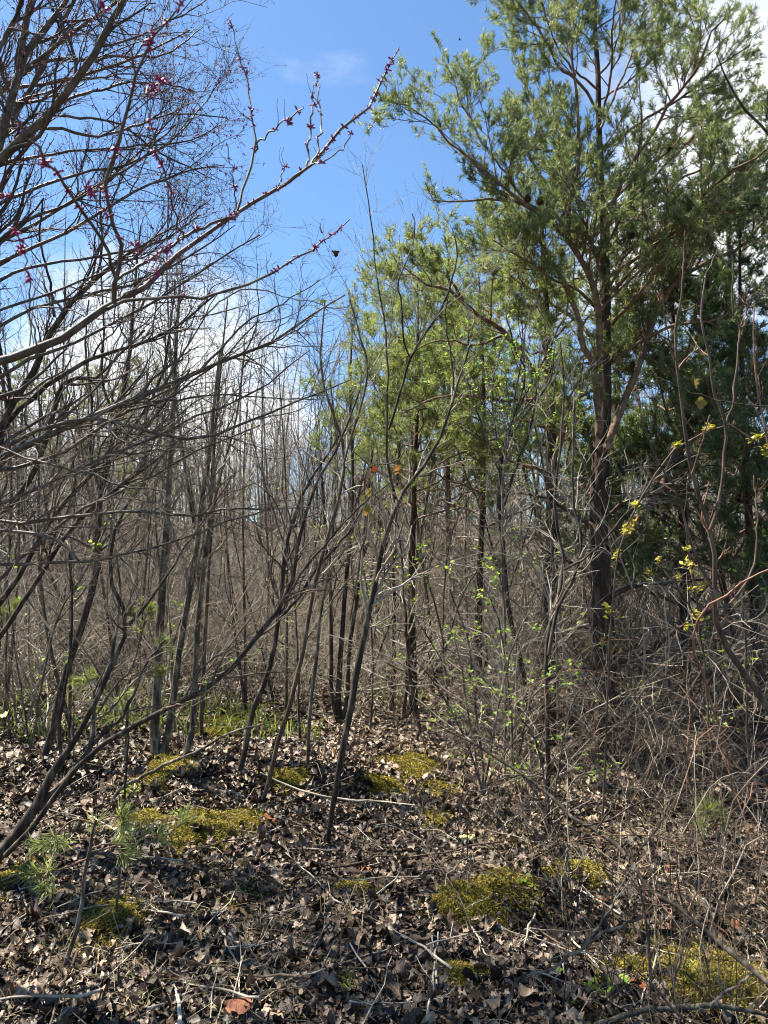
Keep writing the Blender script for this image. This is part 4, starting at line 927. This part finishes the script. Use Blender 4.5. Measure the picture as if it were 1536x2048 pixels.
leafy('green_vine', 'thin vine with a few lime leaves hanging in the central sky', [('400,640,4 470,585,3 520,580,3 560,590,2 600,600,2 640,606,2 655,622,2', 3.2, 3.2)], 'twig_grey', 'leaf_green', 405, n1=7, l1=(.03, .07), n2=2, l2=(.02, .04), lf=2, L=(.02, .034), cat='vine', t0=.1)
leafy('green_sprig', 'bush with scattered small lime leaves at the far left middle', [('60,1500,5 110,1250,4 180,1130,3 215,1040,2', 4.7, 4.7), ('60,1500,4 30,1300,3 10,1150,2', 4.7, 4.6), ('110,1250,3 190,1150,3 230,1060,2', 4.7, 4.8), ('150,1180,3 260,960,3 300,900,2', 4.7, 5.2)], 'bark_grey', 'leaf_green', 406, n1=3, lf=2)
leafy('green_sprig', 'bush with sparse pale green leaves in the middle of the thicket', [('600,1500,5 590,1200,4 560,1020,3 500,960,2', 6.3, 6.3), ('590,1200,4 640,1050,3 640,900,2', 6.3, 6.1), ('590,1220,3 660,1120,3 720,1080,2', 6.3, 6.0), ('600,1300,3 680,1180,3 760,1100,2', 6.3, 6.0), ('590,1150,3 540,1000,3 500,860,2', 6.3, 6.6)], 'bark_grey', 'leaf_green', 407, n1=3, lf=2)
leafy('green_sprig', 'bush with small green leaves between the slim pine trunks', [('900,1450,5 880,1250,4 840,1120,3 800,1000,2', 6.6, 6.4), ('890,1300,4 930,1180,3 1000,1080,2', 6.6, 6.3), ('890,1330,3 820,1220,3 760,1150,2', 6.6, 6.6), ('885,1260,3 900,1080,3 960,960,2', 6.6, 6.2)], 'bark_grey', 'leaf_green', 408, n1=4, lf=3)
leafy('green_sprig', 'low leafy sprig at the right edge beside the brown shoots', [('1500,1600,5 1490,1300,4 1480,1120,3', 4.4, 4.4), ('1490,1350,3 1530,1200,3 1540,1100,2', 4.4, 4.3), ('1500,1500,3 1450,1380,2', 4.4, 4.3)], 'bark_grey', 'leaf_green', 409, n1=4, lf=3)

leafy('green_sprig', 'bush with fresh leaves close before the black forked sapling', [('1030,1560,5 1020,1400,4 1000,1250,3 960,1150,2', 5.0, 4.9), ('1030,1560,4 1060,1400,3 1100,1300,2', 5.0, 4.8), ('1022,1420,3 940,1330,3 880,1290,2', 5.0, 5.0), ('1025,1460,3 1080,1380,3 1150,1350,2', 5.0, 4.8)], 'bark_grey', 'leaf_green', 410, n1=5, lf=4)
leafy('green_sprig', 'tall thin bush with yellow green leaves over the dark forked sapling', [('1120,1560,6 1110,1200,5 1090,950,4 1050,780,3 1010,660,2', 5.6, 5.4), ('1100,1050,4 1150,850,3 1170,740,2', 5.6, 5.4), ('1095,960,4 1030,880,3 960,800,2', 5.6, 5.5), ('1080,900,3 1110,780,3 1100,690,2', 5.6, 5.3)], 'bark_grey', 'leaf_green', 411, n1=7, lf=4, L=(.018, .036), t0=.4)
leafy('green_sprig', 'bush with green leaves low behind the twin grey trunks', [('350,1480,5 345,1300,4 380,1200,3', 6.4, 6.4), ('350,1400,3 300,1300,3 270,1220,2', 6.4, 6.4), ('350,1420,3 420,1340,3 470,1300,2', 6.4, 6.2)], 'bark_grey', 'leaf_green', 412, n1=4, lf=4)
leafy('green_sprig', 'bush with scattered green leaves around the big trunk foot', [('1240,1540,5 1250,1350,4 1300,1180,3 1330,1100,2', 5.2, 5.0), ('1245,1400,3 1190,1280,3 1170,1180,2', 5.2, 5.1), ('1240,1450,3 1330,1350,3 1400,1280,2', 5.2, 5.0)], 'bark_grey', 'leaf_green', 413, n1=4, lf=3)
leafy('green_sprig', 'slight bush with green leaves behind the tall forking sapling', [('740,1480,5 745,1300,4 730,1150,3 700,1040,2', 6.8, 6.8), ('742,1350,3 800,1200,3 850,1120,2', 6.8, 6.6), ('744,1300,3 770,1120,3 760,1000,2', 6.8, 7.0)], 'bark_grey', 'leaf_green', 414, n1=4, lf=3)

# ------------------------------------------------------------------ pine seedlings with long needles
def seedling(label, stems, seed, nl, L=(.05, .085), w=.0011, per=36):
    L0 = [trace(*s, 12, .002) for s in stems]; root = thing('pine_seedling', label, 'tree', L0[0][0][0], 'pine seedlings on the left')
    for i, (P, R) in enumerate(L0): limb_part(root, P, R, M['bark_grey' if i == 0 else 'pine_limb'], 6, name='stem' if i == 0 else 'branch')
    g = np.random.default_rng(seed); P = np.stack([p for p, r in L0]); R = np.stack([r for p, r in L0])
    A, AR = spawn(P[1:], R[1:], nl, .3, 1, (.4, .9), (.05, .13), 5, .1, .1, .7, .0012, g); mb = MB(); tubes(mb, A, AR, 4); link('twigs', mb.mesh('twigs', M['pine_limb']), root, 'stuff')
    mb = MB(); needles(mb, A, per, L, w, g, .3); needles(mb, P, int(per * .8), L, w, g, .88); link('needles', mb.mesh('needles', M['needle_pale'], smooth=False), root, 'stuff')


seedling('bent pine seedling with yellow green needle tufts near the lower left moss', [('128,1940,10 156,1848,9 169,1762,8 177,1705,7 192,1640,5', None, 3.0), ('190,1648,4 150,1640,4 120,1660,3 95,1690,2', 3.0, 2.9), ('190,1645,4 225,1632,3 250,1640,2', 3.0, 3.0), ('178,1705,4 240,1690,3 320,1680,2 365,1640,2', 3.0, 3.2), ('177,1715,4 120,1740,3 70,1748,2', 3.0, 2.8), ('180,1700,4 200,1690,3 240,1690,2 265,1700,2', 3.0, 3.1)], 500, 4)
seedling('pine seedling with soft green tufts behind the leaning stems', [('250,1530,6 255,1420,5 262,1350,4 290,1240,3', None, 5.3), ('260,1360,4 220,1355,3 160,1360,2', 5.2, 5.0), ('262,1350,4 300,1345,3 320,1340,2', 5.2, 5.2), ('262,1350,3 250,1380,3 240,1400,2', 5.2, 5.0), ('285,1260,3 300,1225,2', 5.3, 5.3), ('285,1260,3 265,1230,2', 5.3, 5.3), ('270,1320,3 320,1290,2 340,1300,2', 5.3, 5.3)], 501, 5, w=.0018)
seedling('small pine seedling with its tuft at the far left edge', [('20,1480,5 12,1350,4 15,1225,3', None, 6.0), ('14,1240,3 0,1225,2', 6.0, 6.0), ('14,1240,3 30,1215,2', 6.0, 6.0)], 502, 5, w=.002)
seedling('tiny green pine seedling in the brambles at lower right', [('1420,1690,4 1415,1660,3 1410,1630,2', None, None), ('1416,1660,2 1400,1640,2', 3.9, 3.9), ('1416,1660,2 1435,1640,2', 3.9, 3.9), ('1412,1640,2 1418,1620,2', 3.9, 3.9)], 503, 4, w=.0016)

# ------------------------------------------------------------------ brambles on the right
def cane_tangle(label, px0, py0, d0, n, seed, m, spread=(.9, .8), Ln=(.8, 2.2)):
    g = np.random.default_rng(seed); b = at(px0, py0, d0); b[2] = float(H(b[0], b[1])); root = thing('bramble_bush', label, 'shrub', b, 'bramble thickets on the right')
    Ps = []; Rs = []
    for q in range(n):
        a = g.uniform(0, 6.28); L = g.uniform(*Ln); st = b + np.array([g.normal(0, .3), g.normal(0, .3), 0]); st[2] = float(H(st[0], st[1])) - .02
        dr = np.array([math.cos(a) * spread[0], math.sin(a) * spread[1], 0]); s = np.linspace(0, 1, 12)[:, None]; hh = L * g.uniform(.35, .75)
        P = st + dr * L * s * .8 + np.array([0, 0, 1]) * hh * (2.4 * s - 1.7 * s ** 2.2); P[1:] += np.cumsum(g.normal(0, .012, (11, 3)), 0)
        r = g.uniform(.0018, .004) * np.linspace(1, .45, 12)
        Ps.append(P); Rs.append(r)
        mb = MB(); tubes(mb, P, r, 5); link('cane', mb.mesh('cane', M[m[q % len(m)]]), root)
    A, AR = spawn(np.stack(Ps), np.stack(Rs), 9, .15, 1, (.5, 1.2), (.12, .5), 6, .02, .16, .65, .0009, g); B, BR = spawn(A, AR, 3, .2, 1, (.5, 1.2), (.05, .2), 4, 0, .2, .7, .0008, g)
    mb = MB(); tubes(mb, A, AR, 4); tubes(mb, B, BR, 3); link('twigs', mb.mesh('twigs', M['twig_brown' if seed % 2 else 'twig_grey']), root, 'stuff')


cane_tangle('dense grey bramble tangle at the foot of the large pine', 1290, 1560, 4.9, 30, 601, ('twig_grey', 'twig_brown', 'bark_brown', 'twig_dark'))
cane_tangle('bramble tangle right of the large pine with pale arching canes', 1430, 1560, 4.3, 32, 603, ('twig_grey', 'twig_brown', 'twig_dark', 'bark_red'))
cane_tangle('bramble tangle filling the right edge with reddish canes', 1560, 1700, 3.4, 24, 605, ('bark_red', 'twig_brown', 'twig_grey'))
cane_tangle('low bramble clump with dark thin canes right of the yellow leaves', 1150, 1720, 3.5, 18, 609, ('twig_dark', 'twig_grey'), Ln=(.5, 1.3))
cane_tangle('near bramble clump in the lower right above the golden moss', 1400, 1850, 2.9, 16, 607, ('twig_brown', 'bark_red', 'twig_grey'), Ln=(.5, 1.2))
cane_tangle('bramble clump between the clearing and the large pine', 1030, 1600, 4.6, 16, 605, ('twig_grey', 'twig_dark'), Ln=(.6, 1.5))

BRN = [('fallen_branch', 'long dark branch slanting down to the right through the brambles', [('830,1440,3 868,1445,3 958,1495,5 1048,1550,6 1118,1605,7 1163,1650,8 1193,1660,8 1268,1720,8 1273,1760,9 1343,1805,9 1408,1855,10 1478,1920,11 1560,1985,12', 3.9, 2.25), ('1268,1720,4 1310,1660,4 1340,1600,3 1360,1520,2', 2.9, 3.1), ('1163,1650,4 1220,1640,4 1290,1600,3 1400,1590,2', 3.1, 3.3), ('1193,1660,4 1230,1600,3 1240,1540,2', 3.0, 3.1), ('1048,1550,3 1000,1560,3 950,1600,2', 3.4, 3.3)], 'bark_dark', 'twig_dark', 3),
       ('fallen_branch', 'pale blotched fallen branch lying along the bottom right edge', [('1150,2075,9 1200,2046,9 1250,2030,10 1330,2017,10 1400,2012,10 1450,2014,9 1536,2032,8 1600,2040,7', None, None), ('1420,2013,6 1445,1990,6 1470,1975,5 1510,1945,4', 2.3, 2.4)], 'bark_grey', 'twig_grey', 3),
       ('fallen_branch', 'bent grey branch with forked end lying near the bottom middle right', [('1015,2005,6 1030,1965,6 1050,1950,6 1095,1942,6 1150,1908,6 1195,1872,6 1240,1850,5 1290,1832,4', 2.4, 2.6), ('1150,1908,5 1200,1850,5 1230,1800,4 1265,1730,3', 2.5, 2.8)], 'bark_grey', 'twig_grey', 4),
       ('dead_stem', 'upright grey dead stem in front of the golden moss', [('1304,1995,7 1300,1950,7 1295,1870,6 1285,1800,5 1275,1750,3', None, None)], 'bark_grey', 'twig_grey', 2),
       ('dead_stem', 'second thin dead stem right of the upright grey one', [('1335,1990,5 1352,1950,5 1365,1890,5 1370,1830,4 1355,1760,3 1352,1690,2', None, None)], 'bark_grey', 'twig_grey', 2),
       ('dead_stem', 'thin black upright stem right of the bent pine seedling', [('228,1850,5 236,1770,5 246,1660,4 253,1560,4 257,1460,3', None, None)], 'bark_dark', 'twig_dark', 2),
       ('dead_stem', 'short crooked grey stub on the mossy bank', [('1120,1800,7 1122,1765,7 1130,1745,6 1138,1735,6 1136,1690,4', None, None)], 'bark_grey', 'twig_grey', 2),
       ('red_cane', 'arching red cane at the right edge above the brambles', [('1470,1600,5 1464,1560,5 1451,1496,5 1430,1433,5 1405,1349,5 1388,1307,5 1392,1257,5 1413,1215,5 1455,1190,5 1493,1160,4 1560,1130,3', 3.6, 3.1)], 'bark_red', 'bark_red', 2),
       ('fallen_branch', 'long straight stick crossing the leaf ledge towards the centre', [('400,1492,5 465,1512,6 540,1555,6 600,1605,6 655,1640,5 700,1660,4', None, None)], 'bark_dark', 'twig_grey', 2),
       ('fallen_branch', 'thin white twig lying across the clearing at its lower edge', [('520,1545,3 600,1580,4 680,1598,4 760,1602,3 830,1610,2', 4.9, 4.6)], 'twig_pale', 'twig_pale', 2),
       ('fallen_branch', 'whitish stick pointing at the viewer at the bottom left', [('340,1950,5 348,1970,6 356,2000,7 362,2060,8', None, 2.25)], 'twig_pale', 'twig_pale', 1),
       ('vine', 'thin dark vine drooping across the right shrubs', [('1300,740,2 1367,780,3 1430,799,3 1536,811,3 1620,800,3', 3.0, 2.9)], 'bark_dark', 'bark_dark', 0)]
for i, (nm, lab, st, bk, tw, nn) in enumerate(BRN):
    bare(nm, lab, st, bk, tw, 700 + i, lv=((nn, (.08, .3)), (2, (.04, .14))) if nn else (), cat={'fallen_branch': 'branch', 'dead_stem': 'stem', 'red_cane': 'cane', 'vine': 'vine'}[nm], t0=.1, ang=(.4, 1.1), up=.02, trunkn='stem', partn='side_branch')

# black thin weed stems, lower right
STEM = []
for q in range(6):
    g = np.random.default_rng(800 + q); k = 7; t = np.linspace(0, 1, k)[:, None]
    P = np.array([0, 0, -.02]) + np.array([g.normal(0, .12), g.normal(0, .12), 1.]) * t + np.concatenate([np.zeros((1, 3)), g.normal(0, .012, (k - 1, 3))]); R = np.linspace(.0042, .0018, k)
    A, AR = spawn(P, R, 4, .4, 1, (.4, .8), (.1, .3), 4, .05, .1, .6, .0012, g); mb = MB(); tubes(mb, P, R, 5); tubes(mb, A, AR, 3); STEM.append(mb.mesh('weed_stem', M['bark_dark']))
g = np.random.default_rng(9)
its2 = []
for q in range(46):
    px = g.uniform(1060, 1560); py = g.uniform(1830, 2070); c = gp(px, py)
    o = link('weed_stem', STEM[g.integers(0, 6)], loc=c); o.rotation_euler = (g.normal(0, .1), g.normal(0, .1), g.uniform(0, 6)); s = g.uniform(.28, .62); o.scale = (s * .9, s * .9, s)
    its2.append((o, px, c[1], '%s thin black weed stem' % ('taller' if s > .45 else 'shorter')))
    tag(o, 'thin black dead weed stem standing among the lower right moss and leaves', 'weed', 'black weed stems at the lower right')
# loose twigs on the leaves
TW = []
for q in range(8):
    g2 = np.random.default_rng(820 + q); k = 8; t = np.linspace(-.5, .5, k)[:, None]
    P = np.array([1, 0, 0]) * t + np.cumsum(g2.normal(0, .02, (k, 3)) * [1, 1, .5], 0); R = np.linspace(.009, .004, k) * g2.uniform(.7, 1.3)
    A, AR = spawn(P, R, 3, .3, 1, (.4, .9), (.1, .4), 4, .0, .1, .7, .002, g2); mb = MB(); tubes(mb, P, R, 6); tubes(mb, A, AR, 4); TW.append(mb.mesh('fallen_twig', M[('twig_pale', 'twig_grey', 'bark_brown', 'twig_pale')[q % 4]]))
its = []
for q in range(130):
    px = g.uniform(-20, 1560); py = g.uniform(1560, 2060); c = gp(px, py); side = 'left half' if px < 768 else 'right half'
    k_ = g.integers(0, 8); o = link('fallen_twig', TW[k_], loc=c + np.array([0, 0, g.uniform(.03, .06)])); o.rotation_euler = (g.normal(0, .1), g.normal(0, .16), g.uniform(0, 6)); s = g.uniform(.2, .6); o.scale = (s,) * 3
    its.append((o, px, c[1], '%s %s fallen twig' % ('long' if s > .4 else 'short', ('pale', 'grey', 'brown', 'pale')[k_ % 4])))
    tag(o, 'loose %s twig lying on the dead leaves in the %s' % (('pale', 'grey', 'brown', 'pale')[k_ % 4], side), 'twig', '%s twigs lying on the leaves, %s' % (('pale', 'grey', 'brown', 'pale')[k_ % 4], side))
FM = [(215, 'lowest moss cushion'), (400, 'widest left moss hump'), (490, 'foreground grass tuft'), (655, 'tall forking sapling'), (712, 'tiny moss patch'), (932, 'two yellow leaves'), (1130, 'crooked stub'),
      (1300, 'grey dead stem'), (1425, 'golden corner moss')]
place_labels(its, FM, 'lying', 3.4); place_labels(its2, FM, 'standing', 2.6)
# green grass tufts
for i, (px, py, lab, s) in enumerate(((492, 1788, 'grass tuft among foreground leaves left of the middle', .1), (1010, 1785, 'grass tuft on the mossy bank right of the yellow leaves', .09), (700, 1985, 'grass tuft at the bottom middle of the leaves', .1), (520, 1635, 'grass tuft beside the flat yellow moss strip', .09), (1395, 1975, 'grass tuft inside the golden corner moss', .1))):
    g = np.random.default_rng(850 + i); c = gp(px, py); n = 26; mb = MB(); d = g.normal(0, .6, (n, 3)); d[:, 2] = 1
    blades(mb, c + g.normal(0, .01, (n, 3)) * [1, 1, 0], d, g.uniform(.6, 1.3, n) * s, .002, g); tag(link('grass_tuft', mb.mesh('grass_tuft', M['grass'], origin=c), loc=c), lab, 'grass', 'green grass tufts')
# small leafy weeds
for i, (px, py, lab, s, n) in enumerate(((270, 1590, 'low weed with pale green round leaves behind the pine seedling', .035, 22), (1180, 1990, 'low green weed rosette at the bottom right', .06, 9), (1045, 1790, 'small weed with green leaflets on the mossy bank', .03, 14), (360, 1640, 'small weed with green leaflets by the widest left moss hump', .03, 12))):
    g = np.random.default_rng(870 + i); c = gp(px, py); mb = MB(); p = c + g.normal(0, s * 1.1, (n, 3)) * [1, 1, 0] + np.array([0, 0, 1]) * g.uniform(.02, .08, (n, 1))
    leaves(mb, p, g.uniform(.7, 1.2, n) * s, g.uniform(0, 6, n), g.normal(0, .4, n), g.normal(0, .4, n), 5, .4, g, .42)
    P = np.stack([np.stack([c + g.normal(0, .004, 3), (c + q) / 2 + [0, 0, .01], q]) for q in p]); tubes(mb, P, np.full((n, 3), .001), 3)
    tag(link('small_weed', mb.mesh('small_weed', M['leaf_green'], origin=c), loc=c), lab, 'weed')

# ------------------------------------------------------------------ single coloured leaves and the vine leaves
def one_leaf(parent, px, py, d, L, m, yaw, pit, rol, seed, name='leaf', label=None, cat=None):
    mb = MB(); c = at(px, py, d) if d else gp(px, py) + [0, 0, .05]; leaves(mb, np.zeros((1, 3)), [L], np.array([yaw]), np.array([pit]), np.array([rol]), 9, .5, np.random.default_rng(seed), .4)
    me = mb.mesh(name, M[m])
    if parent is None: return tag(link(name, me, loc=c), label, cat)
    return inst(name, me, parent, Vector(c) - Vector(parent.location))


vine, Lv, _ = bare('leafy_vine', 'vine hung with red and mottled leaves on the central dark sapling', [('700,1240,3 720,1120,3 735,1040,3 728,970,3 742,930,3 790,925,3 810,900,2', 4.0, 4.0)], 'bark_brown', 'twig_grey', 30, lv=((3, (.05, .15)),), cat='vine', trunkn='stem')
for i, (px, py, m, L) in enumerate(((728, 962, 'leaf_redd', .07), (722, 972, 'leaf_redd', .05), (738, 950, 'leaf_ygr', .07), (725, 1002, 'leaf_ygr', .08), (733, 1022, 'leaf_ygr', .085), (737, 985, 'leaf_ygr', .07), (742, 1035, 'leaf_ygr', .05), (795, 940, 'leaf_oran', .065), (748, 940, 'leaf_redd', .05))):
    one_leaf(vine, px, py, 3.98, L, m, .3 * i, 1.2 - .2 * (i % 3), .5 * i, 900 + i)
for i, (px, py, lab) in enumerate(((1390, 768, 'mottled leaf hanging between the brown shoots on the right'), (1402, 806, 'olive leaf hanging below the mottled one on the right'))):
    one_leaf(None, px, py, 3.3, .065, 'leaf_ygr', .4 + i, 1.2, .6, 920 + i, 'hanging_leaf', lab, 'leaf')
one_leaf(None, 922, 1697, None, .085, 'leaf_lemon', .3, -.6, .5, 930, 'yellow_leaf', 'left of two lemon yellow leaves on the leaf floor', 'leaf')
one_leaf(None, 942, 1694, None, .075, 'leaf_lemon', 1.4, -.5, -.4, 931, 'yellow_leaf', 'right of two lemon yellow leaves on the leaf floor', 'leaf')
one_leaf(None, 8, 1430, 5.4, .09, 'leaf_lemon', .3, -.4, .3, 932, 'yellow_leaf', 'yellow leaf caught at the left picture edge', 'leaf')
for i, (px, py) in enumerate(((1205, 1283), (1218, 1290), (1224, 1300))):
    one_leaf(big_pine, px, py, dp - .16, .07, ('leaf_redd', 'bark_red', 'leaf_oran')[i], 1 + i, 1., .5 * i, 940 + i, 'withered_leaf')
for i, (px, py) in enumerate(((641, 460), (670, 508))):
    one_leaf(None, px, py, 3.3, .055, 'bark_brown', .5 + i, 1.2 - i, .4, 950 + i, 'withered_leaf', ('upper', 'lower')[i] + ' of two withered brown leaves hanging against the blue sky', 'leaf')
# flying insect
c = at(920, 80, 2.2); mb = MB(); tubes(mb, np.array([[-.005, 0, 0], [-.002, 0, .0006], [.002, 0, .0008], [.005, 0, 0]]), np.array([.0008, .0017, .0016, .0006]), 6)
bug = thing('insect', 'tiny dark flying insect in the open blue sky', 'insect', c); inst('body', mb.mesh('insect_body', M['insect']), bug, (0, 0, 0))
for sg in (-1, 1):
    mb = MB(); mb.add([[0, 0, .001], [-.001, sg * .003, .004], [-.004, sg * .006, .005], [-.004, sg * .002, .002]], [[0, 1, 2, 3]]); inst('wing', mb.mesh('insect_wing', M['insect']), bug, (0, 0, 0))
